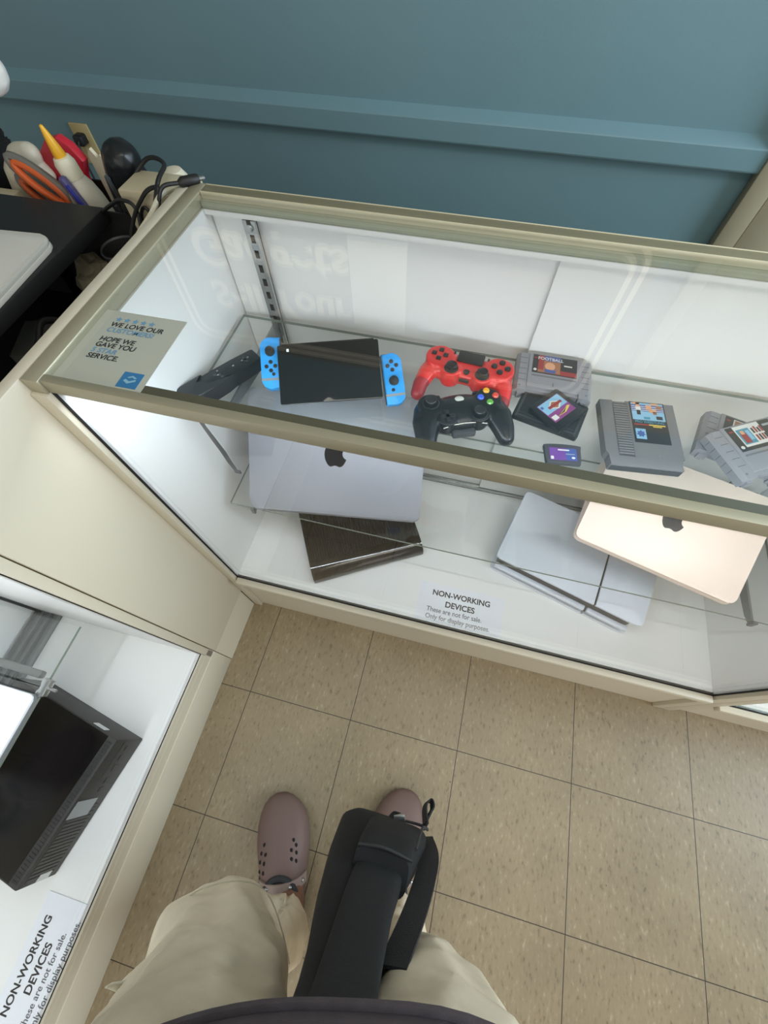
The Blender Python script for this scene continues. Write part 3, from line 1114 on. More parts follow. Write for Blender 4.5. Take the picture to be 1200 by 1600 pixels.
b.band([Mi @ Vector(p) for p in sp], [0.006, 0.006, 0.006, 0.006, 0.006, 0.008, 0.009, 0.008, 0.006], 0.0022, wdir=Mi.to_3x3() @ Vector((1, 0.2, 0)))
b.box((-0.004, 0.3835, 0.594), (0.010, 0.3875, 0.604), Mi, bevel=0.001)
obj('wrist_strap', b, mat('strap_grey', (74, 74, 76), 0.7), t)

# ------------------------------------------------------------------ red gamepad
RED = mat('red_plastic', (206, 40, 40), 0.32, coat=0.2)
REDD = mat('dark_red_grip', (146, 34, 38), 0.45)
MP = T(0.4185, 0.572, ZS) @ RZ(-5)
t = thing('game_controller', 'red game controller with dark red handles on the upper shelf', 'game controller', MP)
b = B()
b.box((-0.058, -0.018, 0.013), (0.058, 0.036, 0.039), bevel=0.010)
for s in (-1, 1):
    b.cyl(0.026, 0.014, 0.0415, T(s * 0.052, 0.016, 0), n=32)
    b.cyl(0.017, 0.012, 0.041, T(s * 0.027, -0.008, 0), n=32)
    b.chain([(s * 0.055, 0.014, 0.025, 0.021, 1, 0.62), (s * 0.066, -0.010, 0.024, 0.0175, 1, 0.78), (s * 0.072, -0.038, 0.018, 0.0135, 1, 1), (s * 0.071, -0.056, 0.0135, 0.0125, 1, 1)], 0.25)
b = remesh(b, 0.0016, 8)
for f in b.bm.faces:
    c = f.calc_center_median()
    if c.y < -0.034:
        f.material_index = 1
obj('shell', b, [RED, REDD], t, ang=60)
b = B()
b.prism(rrect(0.046, 0.026, 0.003, 3, 0, 0.026), 0.036, 0.0418, bevel=0.0008)
obj('touchpad', b, BLKP, t)
for s in (-1, 1):
    b = B()
    M_ = T(s * 0.027, -0.008, 0.039)
    b.cyl(0.0125, 0, 0.003, M_, bevel=0.001)
    b.cyl(0.005, 0.003, 0.009, M_)
    b.lathe([(0, 0.0105), (0.006, 0.0100), (0.0085, 0.0115), (0.0095, 0.0105), (0.0092, 0.0085), (0.006, 0.0075), (0, 0.0075)], M_)
    obj('thumb_stick', b, BLKP, t)
for dx, dy in ((0.0115, 0), (-0.0115, 0), (0, 0.0115), (0, -0.0115)):
    b = B()
    b.cyl(0.0052, 0.040, 0.0445, T(0.054 + dx, 0.018 + dy, 0), bevel=0.0008)
    obj('button', b, BLKP, t)
    b = B()
    b.box((-0.0042, -0.0042, 0.040), (0.0042, 0.0042, 0.0440), T(-0.054 + dx * 0.9, 0.018 + dy * 0.9, 0), bevel=0.0012)
    obj('direction_button', b, BLKP, t)
for x in (-0.030, 0.030):
    b = B()
    b.box((x - 0.0018, 0.027, 0.038), (x + 0.0018, 0.034, 0.0415), bevel=0.0008)
    obj('button', b, BLKP, t)
b = B()
b.cyl(0.0055, 0.036, 0.0405, T(0, -0.007, 0), bevel=0.0006)
obj('button', b, BLKP, t)
b = B()
b.box((-0.009, -0.0245, 0.030), (0.009, -0.0205, 0.0362), bevel=0.0015)
obj('headphone_port', b, BLKP, t)
for s in (-1, 1):
    b = B()
    b.box((s * 0.052 - 0.014, 0.030, 0.020), (s * 0.052 + 0.014, 0.0435, 0.034), bevel=0.004)
    obj('shoulder_button', b, BLKP, t)

# ------------------------------------------------------------------ black gamepad
MP = T(0.4240, 0.482, ZS) @ RZ(22)
t = thing('game_controller', 'black game controller with four coloured buttons on the upper shelf', 'game controller', MP)
b = B()
b.box((-0.056, -0.023, 0.012), (0.056, 0.034, 0.037), bevel=0.011)
b.ball((0, 0.007, 0.024), (0.062, 0.035, 0.018))
for s in (-1, 1):
    b.cyl(0.022, 0.012, 0.0395, T(s * 0.048, 0.018, 0), n=32)
    b.cyl(0.018, 0.012, 0.0375, T(s * 0.026, -0.010, 0), n=32)
    b.chain([(s * 0.050, 0.014, 0.024, 0.027, 1, 0.58), (s * 0.060, -0.010, 0.024, 0.0235, 1, 0.74), (s * 0.064, -0.034, 0.019, 0.0185, 1, 0.85), (s * 0.065, -0.050, 0.0145, 0.0140, 1, 1)], 0.25)
b = remesh(b, 0.0016, 8)
obj('shell', b, BLKS, t, ang=60)


def stick(M_, par):
    b = B()
    b.lathe([(0.0150, -0.001), (0.0150, 0.0010), (0.0125, 0.0020), (0.0118, 0.0005), (0.0, 0.0005)], M_)
    b.cyl(0.0055, 0.000, 0.0085, M_)
    b.lathe([(0, 0.0095), (0.006, 0.0095), (0.0088, 0.0108), (0.0096, 0.0098), (0.0092, 0.0080), (0.006, 0.0072), (0, 0.0072)], M_)
    return obj('thumb_stick', b, BLKP, par)


stick(T(-0.048, 0.020, 0.0382), t)
stick(T(0.026, -0.011, 0.0362), t)
b = B()
M_ = T(-0.026, -0.011, 0.0362)
b.cyl(0.0145, -0.001, 0.0018, M_, bevel=0.001)
b.box((-0.0125, -0.0038, 0.001), (0.0125, 0.0038, 0.0045), M_, bevel=0.001)
b.box((-0.0038, -0.0125, 0.001), (0.0038, 0.0125, 0.0045), M_, bevel=0.001)
obj('direction_pad', b, BLKP, t)
for dx, dy, c, nm in ((0, 0.0125, (236, 168, 40), 'amber'), (0.0125, 0, (214, 70, 50), 'red'), (-0.0125, 0, (58, 92, 214), 'blue'), (0, -0.0125, (92, 160, 58), 'green')):
    b = B()
    b.lathe([(0.0055, -0.002), (0.0055, 0.002), (0.0042, 0.0036), (0, 0.0042)], T(0.048 + dx, 0.020 + dy, 0.0388))
    obj('button', b, mat(nm + '_button', c, 0.25, coat=0.4), t)['label'] = nm + ' face button'
b = B()
b.lathe([(0.0082, -0.002), (0.0082, 0.001), (0.0065, 0.0024), (0, 0.0030)], T(0, 0.020, 0.0386))
obj('guide_button', b, mat('pale_button', (196, 198, 190), 0.3), t)['label'] = 'round pale grey centre button'
for x in (-0.0165, 0.0165):
    b = B()
    b.cyl(0.0038, 0.0355, 0.0395, T(x, 0.017, 0), bevel=0.0006)
    obj('button', b, BLKP, t)
b = B()
b.box((-0.020, -0.0345, 0.006), (0.020, -0.016, 0.020), bevel=0.004)
obj('battery_pack', b, CHAR, t)
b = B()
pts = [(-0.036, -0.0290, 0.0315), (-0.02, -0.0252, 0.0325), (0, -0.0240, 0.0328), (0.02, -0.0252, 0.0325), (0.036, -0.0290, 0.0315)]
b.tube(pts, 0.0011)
obj('highlight_line', b, STEEL, t)  # bright line modelled in place of a highlight and lettering on the shell
for s in (-1, 1):
    b = B()
    b.box((s * 0.045 - 0.018, 0.030, 0.020), (s * 0.045 + 0.018, 0.043, 0.033), bevel=0.005)
    obj('shoulder_button', b, BLKG, t)

# ------------------------------------------------------------------ cartridges
LBLK = mat('label_black', (26, 26, 30), 0.35)
LWHT = mat('label_white', (206, 204, 198), 0.35)
LRED = mat('label_red', (140, 40, 42), 0.35)
LBLU = mat('label_blue', (62, 82, 142), 0.35)
LSKY = mat('label_sky', (128, 172, 198), 0.35)
LTAN = mat('label_tan', (206, 150, 112), 0.35)
LPUR = mat('label_purple', (104, 62, 138), 0.35)
LTEA = mat('label_teal', (58, 130, 150), 0.35)
LGLD = mat('label_gold', (208, 178, 84), 0.35)
LORG = mat('label_orange', (150, 98, 66), 0.35)
LMAG = mat('label_magenta', (128, 54, 116), 0.35)
LGRY = mat('label_grey', (150, 156, 160), 0.35)
LM = [LBLK, LWHT, LRED, LBLU, LSKY, LTAN, LPUR, LTEA, LGLD, LORG, LMAG, LGRY]
K, WH, RD, BU, SK, TN, PU, TE, GD, OR, MG, GY = range(12)


def rect(b, x0, y0, x1, y1, z, mi):
    b.flat([(x0, y0), (x1, y0), (x1, y1), (x0, y1)], z, I4, mi)


def wing_cart(label, M, art):
    """grey cartridge: raised label block between two grooved wings"""
    t = thing('game_cartridge', label, 'game cartridge', M)
    W_, D_, H_ = 0.066, 0.044, 0.0205
    b = B()
    b.box((-0.045, -D_ + 0.006, 0.001), (0.045, D_, H_), bevel=0.0012)
    b.box((-0.045, -D_, 0.003), (0.045, -D_ + 0.008, 0.0165), bevel=0.0008)
    Mx = Matrix(((1, 0, 0, 0), (0, 0, 1, 0), (0, 1, 0, 0), (0, 0, 0, 1)))
    for s in (-1, 1):
        pts = [(s * 0.0445, 0.0), (s * W_, 0.0), (s * W_, 0.0135), (s * (W_ - 0.006), 0.0190), (s * 0.0445, 0.0190)]
        if s < 0:
            pts = pts[::-1]
        b.prism(pts, -D_ - 0.003, D_ - 0.002, Mx)
        b.box((s * 0.054 - 0.004, -D_ - 0.006, 0.0), (s * 0.054 + 0.004, -D_ - 0.002, 0.012))
    obj('shell', b, CARTG, t, ang=20)
    b = B()
    for s in (-1, 1):
        for k in range(5):
            y = -0.024 + k * 0.0135
            xa, xb = sorted((s * 0.0475, s * (W_ - 0.0055)))
            b.box((xa, y, 0.0184), (xb, y + 0.0007, 0.01915))
            xa, xb = sorted((s * (W_ - 0.0002), s * (W_ + 0.0001)))
            b.box((xa, y, 0.002), (xb, y + 0.0007, 0.0130))
    obj('grip_grooves', b, CHAR, t, smooth=False)
    b = B()
    b.box((-0.038, -0.012, H_ - 0.0002), (0.038, -0.0095, H_ + 0.0008))
    b.box((-0.001, -0.032, H_ - 0.0002), (0.001, -0.024, H_ + 0.0006))
    for s in (-1, 1):
        b.cyl(0.0020, 0.0186, 0.0192, T(s * 0.0565, -0.038, 0))
    obj('moulded_slots', b, CARTD, t, smooth=False)
    b = B()
    b.box((-0.0385, -0.004, H_), (0.0385, 0.041, H_ + 0.0004), mi=K)
    art(b, H_ + 0.0006)
    obj('label', b, LM, t, smooth=False)
    return t


def art_football(b, z):
    rect(b, -0.029, -0.002, 0.010, 0.040, z, OR)
    rect(b, -0.029, 0.004, -0.019, 0.040, z + 0.0001, RD)
    rect(b, -0.019, 0.028, 0.010, 0.040, z + 0.0001, BU)
    rect(b, 0.010, -0.003, 0.038, 0.008, z + 0.0001, RD)
    b.flat([(-0.008 + 0.009 * math.cos(a / 12 * 2 * PI), 0.015 + 0.010 * math.sin(a / 12 * 2 * PI)) for a in range(12)], z + 0.0002, mi=TN)
    rect(b, -0.017, -0.001, 0.002, 0.007, z + 0.0003, BU)
    b.text('FOOTBALL', 0.0095, T(-0.008, 0.0295, z + 0.0004), WH, bold=0.0002, sx=0.95)
    rect(b, 0.016, 0.020, 0.030, 0.023, z + 0.0002, WH)
    rect(b, -0.0365, 0.031, -0.031, 0.034, z + 0.0001, RD)
    b.flat([(-0.0335 + 0.003 * math.cos(a / 12 * 2 * PI), 0.003 + 0.003 * math.sin(a / 12 * 2 * PI)) for a in range(12)], z + 0.0001, mi=WH)


def art_poster(b, z):
    rect(b, -0.027, 0.002, 0.018, 0.0405, z, WH)
    rect(b, -0.025, 0.006, -0.003, 0.034, z + 0.0001, TE)
    rect(b, -0.022, 0.008, -0.012, 0.026, z + 0.0002, RD)
    rect(b, -0.011, 0.012, -0.005, 0.030, z + 0.0002, SK)
    rect(b, -0.020, 0.024, -0.014, 0.031, z + 0.0003, TN)
    for k, (x, h_) in enumerate(((0.0, 0.010), (0.005, 0.012), (0.010, 0.009), (0.0145, 0.011))):
        rect(b, x, 0.022, x + 0.0035, 0.022 + h_, z + 0.0001, (K, RD, K, RD)[k])
        rect(b, x, 0.008, x + 0.0035, 0.019, z + 0.0001, (RD, K, RD, K)[k])
    rect(b, -0.0365, 0.031, -0.0295, 0.034, z + 0.0001, RD)
    b.flat([(-0.0335 + 0.003 * math.cos(a / 12 * 2 * PI), 0.003 + 0.003 * math.sin(a / 12 * 2 * PI)) for a in range(12)], z + 0.0001, mi=WH)
    rect(b, 0.022, 0.030, 0.036, 0.034, z + 0.0001, GY)


def art_plain(b, z):
    rect(b, -0.026, 0.004, 0.030, 0.038, z, WH)
    rect(b, -0.024, 0.006, 0.010, 0.036, z + 0.0001, OR)
    rect(b, -0.0365, 0.031, -0.0305, 0.034, z + 0.0001, RD)


wing_cart('grey game cartridge with a football label beside the red controller', T(0.568, 0.6165, ZS) @ RZ(0), art_football)
wing_cart('grey game cartridge mostly covered by another at the shelf right end', T(0.8735, 0.5360, ZS) @ RZ(-16), art_plain)
wing_cart('grey game cartridge with a white-panelled label lying on top of another', T(0.8785, 0.5170, ZS + 0.0215) @ RZ(30), art_poster)

# tall grey cartridge
t = thing('game_cartridge', 'tall dark grey cartridge with a wrestling label and ribbed strip', 'game cartridge', T(0.7145, 0.5205, ZS) @ RZ(6.2))
b = B()
pts = [(-0.060, -0.040), (-0.060, -0.044), (-0.055, -0.048), (-0.055, -0.068), (0.055, -0.068), (0.055, -0.048), (0.060, -0.046), (0.060, 0.066), (-0.018, 0.066), (-0.018, 0.062), (-0.040, 0.062), (-0.040, 0.066), (-0.060, 0.066)]
b.prism(pts, 0.0, 0.0170, bevel=0.0010)
obj('shell', b, CARTD, t, ang=25)
b = B()
b.box((-0.0535, -0.0690, 0.003), (0.0535, -0.0675, 0.0135))
obj('edge_opening', b, CHAR, t, smooth=False)
b = B()
for k in range(21):
    y = -0.046 + k * 0.0050
    b.box((-0.0395, y, 0.0168), (-0.0165, y + 0.0028, 0.0182), bevel=0.0004, seg=1)
b.box((-0.0160, -0.050, 0.0165), (-0.0152, 0.060, 0.0176))
obj('ribs', b, CARTD, t)
b = B()
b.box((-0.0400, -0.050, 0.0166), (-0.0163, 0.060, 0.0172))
obj('rib_shade', b, mat('rib_shadow', (66, 65, 66), 0.6), t, smooth=False)  # dark strip colours in the shade between the ribs
b = B()
b.box((-0.012, -0.020, 0.0170), (0.044, 0.066, 0.0174), mi=K)
z = 0.0176
rect(b, -0.010, 0.027, 0.042, 0.064, z, SK)
rect(b, -0.010, 0.046, 0.042, 0.060, z + 0.0001, BU)
for yy in (0.0475, 0.0515, 0.0555):
    rect(b, -0.010, yy, 0.042, yy + 0.0014, z + 0.0002, WH)
for x, y, w_, h_, mi in ((-0.002, 0.055, 0.006, 0.009, TN), (-0.003, 0.047, 0.008, 0.008, WH), (-0.002, 0.038, 0.006, 0.010, K), (0.014, 0.050, 0.009, 0.010, TN), (0.018, 0.044, 0.012, 0.007, TN), (0.024, 0.040, 0.006, 0.006, LM.index(LORG)), (0.031, 0.052, 0.008, 0.008, OR), (0.028, 0.030, 0.010, 0.007, K), (0.008, 0.029, 0.010, 0.005, LM.index(LTEA)), (-0.008, 0.0605, 0.012, 0.004, TN), (0.022, 0.0605, 0.012, 0.004, TN)):
    rect(b, x, y, x + w_, y + h_, z + 0.0003, mi)
b.text('PRO WRESTLING', 0.0070, T(0.016, 0.0205, z + 0.0003), TE, bold=0.0002, sx=0.86)
rect(b, -0.009, 0.0155, 0.014, 0.0185, z + 0.0002, RD)
rect(b, 0.014, 0.0160, 0.040, 0.0185, z + 0.0002, GD)
rect(b, 0.020, 0.0130, 0.034, 0.0150, z + 0.0002, GD)
rect(b, -0.009, -0.013, 0.007, 0.008, z + 0.0002, SK)
b.flat(star(0.0075, 7, 0.65, cx=-0.001, cy=-0.0025), z + 0.0003, mi=BU)
b.flat([(0.034 + 0.006 * math.cos(a / 16 * 2 * PI), -0.006 + 0.006 * math.sin(a / 16 * 2 * PI)) for a in range(16)], z + 0.0002, mi=LM.index(LBLK))
obj('label', b, LM, t, smooth=False)
b = B()
b.cyl(0.0026, 0.0165, 0.0172, T(0.022, -0.044, 0))
obj('screw', b, GREYM, t)

# flat black cartridge and the smaller one lying on it
t = thing('game_cartridge', 'flat black cartridge underneath a smaller one with a purple label', 'game cartridge', T(0.571, 0.5395, ZS) @ RZ(-13.5))
b = B()
pts = rrect(0.112, 0.074, 0.004, 3)
b.prism(pts, 0.0, 0.0100, bevel=0.0012)
obj('shell', b, BLKP, t)
b = B()
b.box((-0.048, -0.0335, 0.0100), (0.048, -0.0300, 0.0112))
b.box((-0.048, -0.0260, 0.0100), (0.048, -0.0248, 0.0110))
for s in (-1, 1):
    b.box((s * 0.050 - 0.002, -0.036, 0.0098), (s * 0.050 + 0.002, 0.034, 0.0108))
obj('ridges', b, CHAR, t, smooth=False)
t = thing('game_cartridge', 'small black cartridge with a purple and blue label lying on a bigger one', 'game cartridge', T(0.579, 0.5360, ZS + 0.0115) @ RZ(52))
b = B()
b.prism(rrect(0.068, 0.066, 0.005, 4), 0.0, 0.0095, bevel=0.0014)
b.box((-0.034, -0.0335, 0.0020), (0.034, -0.029, 0.0105), bevel=0.001)
obj('shell', b, BLKS, t)
b = B()
z = 0.0101
b.box((-0.025, -0.018, 0.0095), (0.025, 0.024, 0.0099), mi=MG)
rect(b, -0.024, 0.000, 0.024, 0.0232, z, SK)
b.flat([(-0.012, 0.009), (0.002, 0.019), (0.018, 0.009), (0.003, -0.001)], z + 0.0001, mi=WH)
b.flat([(-0.009, 0.009), (0.002, 0.0165), (0.014, 0.009), (0.003, 0.0015)], z + 0.0002, mi=OR)
rect(b, -0.012, 0.0065, 0.018, 0.0115, z + 0.0003, RD)
b.flat([(-0.012, -0.012), (0.004, -0.008), (0.018, -0.004), (0.022, -0.007), (0.006, -0.013)], z + 0.0002, mi=GD)
b.flat([(-0.010, -0.0115), (0.004, -0.009), (0.015, -0.0055), (0.004, -0.0115)], z + 0.0003, mi=K)
rect(b, -0.023, -0.015, -0.012, -0.006, z + 0.0001, WH)
rect(b, -0.0225, 0.014, -0.0175, 0.019, z + 0.0001, BU)
obj('label', b, LM, t, smooth=False)

# tiny cartridge
t = thing('game_cartridge', 'tiny dark cartridge with a violet label near the shelf front', 'game cartridge', T(0.5970, 0.4555, ZS) @ RZ(8))
b = B()
pts = [(-0.0265, -0.018), (0.0265, -0.018), (0.0275, -0.012), (0.0275, 0.010), (0.0295, 0.012), (0.0295, 0.0175)] + [(0.0295 - 0.059 * i / 8, 0.0175 + 0.002 * math.sin(PI * i / 8)) for i in range(1, 8)] + [(-0.0295, 0.0175), (-0.0295, 0.012), (-0.0275, 0.010), (-0.0275, -0.012)]
b.prism(pts, 0.0, 0.0080, bevel=0.0008)
obj('shell', b, mat('cart_charcoal', (62, 62, 68), 0.4), t)
b = B()
b.box((-0.0215, -0.0125, 0.0080), (0.0215, 0.0115, 0.0083), mi=PU)
rect(b, 0.000, -0.012, 0.021, 0.011, 0.0085, BU)
rect(b, -0.008, -0.012, 0.004, 0.011, 0.0086, LM.index(LPUR))
rect(b, -0.020, -0.0115, -0.0155, -0.0055, 0.0086, WH)
rect(b, -0.008, 0.006, 0.010, 0.0085, 0.0087, WH)
b.flat([(0.0155 + 0.003 * math.cos(a / 12 * 2 * PI), -0.007 + 0.002 * math.sin(a / 12 * 2 * PI)) for a in range(12)], 0.0087, mi=WH)
rect(b, 0.004, -0.001, 0.018, 0.0005, 0.0087, GY)
obj('label', b, LM, t, smooth=False)


# ------------------------------------------------------------------ work desk and clutter left of the case
DESK = mat('black_desk', (30, 30, 31), 0.5, bump=0.1, bscale=300)
t = thing('work_desk', 'black desk in the dark corner beside the case, holding a white laptop', 'desk', T(-0.6, 0.5, 0))
b = B()
b.box((-0.45, -0.30, 0.874), (0.297, 0.212, 0.900), bevel=0.002)
obj('desk_top', b, DESK, t)
b = B()
b.box((-0.45, -0.32, 0.690), (0.480, 0.46, 0.710))
obj('lower_shelf', b, DESK, t, smooth=False)
b = B()
b.box((-0.45, 0.190, 0.710), (0.10, 0.205, 0.874))
obj('back_panel', b, DESK, t, smooth=False)
for x, y in ((-0.44, -0.30), (0.455, -0.30), (-0.44, 0.42), (0.455, 0.42)):
    b = B()
    b.box((x - 0.01, y - 0.01, 0.0), (x + 0.02, y + 0.02, 0.690))
    obj('leg', b, DESK, t, smooth=False)
for x in (-0.44, 0.20):
    b = B()
    b.box((x, -0.29, 0.710), (x + 0.03, -0.26, 0.874))
    obj('leg', b, DESK, t, smooth=False)

t = thing('laptop', 'white closed laptop with a rounded corner on the black desk', 'laptop', T(-0.316, 0.588, 0.9004) @ RZ(4))
b = B()
b.prism(rrect(0.33, 0.23, 0.022, 7, -0.165, -0.115), 0.0, 0.008, bevel=0.002)
obj('base', b, mat('white_shell', (218, 214, 204), 0.45), t)
b = B()
b.prism(rrect(0.33, 0.23, 0.022, 7, -0.165, -0.115), 0.0085, 0.016, bevel=0.003)
obj('lid', b, mat('white_shell_lid', (206, 203, 194), 0.5), t)

t = thing('desk_organizer', 'black open tray full of tools behind the desk', 'organizer', T(-0.44, 0.79, 0.7104))
b = B()
b.box((-0.22, -0.074, 0.0), (0.215, 0.085, 0.004))
b.box((-0.22, -0.074, 0.004), (0.215, -0.071, 0.180))
b.box((-0.22, 0.082, 0.004), (0.215, 0.085, 0.150))
b.box((-0.22, -0.071, 0.004), (-0.217, 0.082, 0.165))
b.box((0.212, -0.071, 0.004), (0.215, 0.082, 0.165))
obj('tray', b, DESK, t, smooth=False)
ZB = 0.7148

# scissors
ORNG = mat('orange_grip', (206, 92, 36), 0.5)
GRIPG = mat('grey_grip', (112, 110, 104), 0.55)
t = thing('scissors', 'scissors with grey and orange handle loops sticking up behind the desk', 'scissors', T(-0.44, 0.768, ZB))


def loop(pts, par):
    P = [Vector(p) for p in pts]
    b = B()
    b.tube(P + [P[0]], 0.0080, cap=False)
    o = obj('handle_loop', b, GRIPG, par)
    b = B()
    c = sum(P, Vector()) / len(P)
    Q = [c + (p - c) * 0.80 + Vector((0, -0.004, 0)) for p in P]
    b.tube(Q + [Q[0]], 0.0068, cap=False)
    q = obj('orange_lining', b, ORNG, o)
    q['label'] = 'orange inner lining'


def oval(cx, cz, a, c, rot, y, n=22):
    r = math.radians(rot)
    return [(cx + a * math.cos(k * 2 * PI / n) * math.cos(r) - c * math.sin(k * 2 * PI / n) * math.sin(r), y + 0.006 * math.sin(k * 2 * PI / n),
             cz + a * math.cos(k * 2 * PI / n) * math.sin(r) + c * math.sin(k * 2 * PI / n) * math.cos(r)) for k in range(n)]


loop(oval(-0.035, 0.183, 0.060, 0.0135, -40, 0.0), t)
loop(oval(-0.070, 0.152, 0.046, 0.0125, -36, 0.016), t)
b = B()
b.prism([(0.000, 0.15), (0.012, 0.145), (0.055, 0.012), (0.050, 0.008), (0.042, 0.012)], -0.002, 0.002, RX(90))
b.prism([(-0.012, 0.135), (0.000, 0.14), (0.046, 0.012), (0.042, 0.008), (0.036, 0.012)], -0.006, -0.0025, RX(90))
obj('blades', b, STEEL, t)

# glue bottle
t = thing('glue_bottle', 'white glue bottle with a yellow pointed cap standing behind the desk', 'bottle', T(-0.392, 0.788, ZB) @ RX(3) @ RY(-3))
b = B()
b.lathe([(0, 0), (0.030, 0), (0.033, 0.004), (0.033, 0.135), (0.031, 0.158), (0.026, 0.180), (0.020, 0.192), (0.0175, 0.198), (0, 0.198)])
obj('body', b, mat('milky_plastic', (204, 200, 184), 0.4), t)
b = B()
b.lathe([(0.019, 0.197), (0.0192, 0.2200), (0.0150, 0.2290), (0.010, 0.231), (0, 0.231)])
obj('collar', b, mat('cap_white', (226, 220, 196), 0.4), t)
b = B()
b.lathe([(0.0112, 0.230), (0.0108, 0.236), (0.0078, 0.255), (0.0050, 0.268), (0.0030, 0.276), (0, 0.278)])
obj('nozzle', b, mat('nozzle_yellow', (232, 172, 34), 0.4), t)

t = thing('tape_dispenser', 'red rounded plastic tool behind the white glue bottle', 'tool', T(-0.475, 0.845, ZB))
b = B()
pts = [(-0.055, 0.17), (-0.045, 0.200), (-0.010, 0.226), (0.020, 0.232), (0.040, 0.220), (0.055, 0.195), (0.03, 0.165), (0.015, 0.02), (-0.035, 0.02), (-0.045, 0.12)]
b.prism(pts, -0.010, 0.010, RX(90), bevel=0.004)
b.box((-0.03, -0.010, 0.0), (0.01, 0.010, 0.03))
obj('body', b, mat('crimson_plastic', (190, 34, 52), 0.4), t)

t = thing('tool_handle', 'bulbous off-white tool handle standing left of the scissors', 'tool', T(-0.555, 0.825, ZB))
b = B()
b.chain([(-0.045, 0.0, 0.030, 0.030), (-0.040, 0, 0.12, 0.034), (-0.022, 0, 0.165, 0.034), (0.004, 0, 0.192, 0.030), (0.024, 0, 0.202, 0.022)], 0.3)
b.chain([(0.010, 0, 0.188, 0.026), (0.040, 0, 0.168, 0.014)], 0.3)
b = remesh(b, 0.003, 6)
obj('handle', b, mat('offwhite_handle', (214, 206, 184), 0.45, var=0.08, vscale=40), t, ang=60)
t = thing('parts_box', 'small beige carton beneath the off-white tool handle', 'box', T(-0.590, 0.766, ZB))
b = B()
b.box((-0.035, -0.022, 0.0), (0.030, 0.012, 0.158), bevel=0.002)
obj('carton', b, mat('beige_card', (196, 184, 154), 0.6), t)

t = thing('massage_tool', 'black bulbous hair-clipper-like handle near the case corner', 'tool', T(-0.270, 0.775, ZB))
b = B()
b.chain([(0.005, 0.0, 0.030, 0.020), (0.000, 0.0, 0.10, 0.024), (0.000, 0.0, 0.17, 0.030), (-0.008, 0.0, 0.205, 0.036), (0.0, 0.0, 0.235, 0.034)], 0.25)
b.chain([(0.010, 0.0, 0.215, 0.026), (0.030, 0.0, 0.188, 0.020)], 0.25)
b = remesh(b, 0.003, 6)
obj('handle', b, BLKS, t, ang=60)
b = B()
b.box((-0.034, -0.040, 0.165), (-0.022, -0.028, 0.176))
obj('badge', b, CHAR, t, smooth=False)

for nm, lab, cat, cc, p0, p1, r in (
        ('craft_knife', 'violet-blue plastic knife handle leaning beside the scissors', 'knife', (84, 80, 124), (-0.330, 0.745, ZB), (-0.406, 0.752, 0.922), 0.0085),
        ('ballpoint_pen', 'pale blue pen standing against the black bulbous handle', 'pen', (120, 150, 170), (-0.300, 0.730, ZB), (-0.286, 0.738, 0.940), 0.0042)):
    t = thing(nm, lab, cat, T(*p0))
    d = Vector(p1) - Vector(p0)
    b = B()
    b.tube([d * k for k in (0, 0.03, 0.5, 0.9, 0.985, 1.0)], [r * 0.5, r, r, r, r * 0.9, r * 0.5])
    obj('barrel', b, mat(nm + '_plastic', cc, 0.35), t)
    b = B()
    b.tube([d * 0.70 + Vector((r * 0.6, -r * 0.7, 0)), d * 0.95 + Vector((r * 0.6, -r * 0.7, 0))], r * 0.35)
    obj('clip', b, STEEL if nm == 'ballpoint_pen' else mat('knife_blue', (38, 48, 150), 0.4), t)
t = thing('tweezers', 'dark metal tweezers beside the pale blue pen', 'tweezers', T(-0.278, 0.728, ZB))
b = B()
for s in (-1, 1):
    b.band([(0, 0, 0.232), (s * 0.004, 0, 0.20), (s * 0.008, 0, 0.14), (s * 0.005, 0, 0.0)], [0.008, 0.009, 0.008, 0.003], 0.0012, wdir=(0, 1, 0))
obj('prongs', b, STEEL, t)
t = thing('paper_tag', 'cream paper bag top poking out between glue bottle and outlet', 'paper', T(-0.392, 0.850, ZB))
b = B()
b.prism([(-0.020, 0.0), (0.022, 0.0), (0.018, 0.19), (0.010, 0.206), (0.000, 0.200), (-0.008, 0.214), (-0.018, 0.204)], -0.004, 0.004, RX(90))
obj('bag', b, mat('cream_paper', (206, 196, 172), 0.8, bump=0.5, bscale=60), t)

# black fuzzy thing, far left
t = thing('duster', 'black fuzzy duster at the far left against the wall', 'duster', T(-0.760, 0.90, 0.7104))
b = B()
b.tube([(0, 0, 0), (0, 0, 0.10)], 0.012)
b.chain([(0, 0, 0.06, 0.05), (0.01, 0, 0.13, 0.07), (0.035, 0, 0.18, 0.045)], 0.3)
b = remesh(b, 0.004, 2)
for v in b.bm.verts:
    n = noise.noise(v.co * 60) * 0.012 + noise.noise(v.co * 160) * 0.008
    v.co += Vector((n, n * 0.4, n))
obj('fibres', b, mat('black_fibre', (16, 15, 16), 0.95), t, ang=80)

# white object cut by the left edge
t = thing('desk_lamp', 'smooth white lamp head at the extreme left edge above the desk', 'lamp', T(-0.70, 0.640, 0.9004))
b = B()
b.cyl(0.05, 0.0, 0.012, bevel=0.004)
obj('base', b, mat('lamp_white', (226, 222, 214), 0.35), t)
b = B()
b.tube([(0, 0, 0.01), (0.0, 0.02, 0.12), (0.10, 0.06, 0.17), (0.22, 0.09, 0.17)], 0.007)
obj('stem', b, mat('lamp_white', (226, 222, 214)), t)
b = B()
b.chain([(0.19, 0.09, 0.165, 0.040), (0.276, 0.105, 0.166, 0.032)], 0.3)
b = remesh(b, 0.003, 8)
obj('shade', b, mat('lamp_white', (226, 222, 214)), t, ang=60)

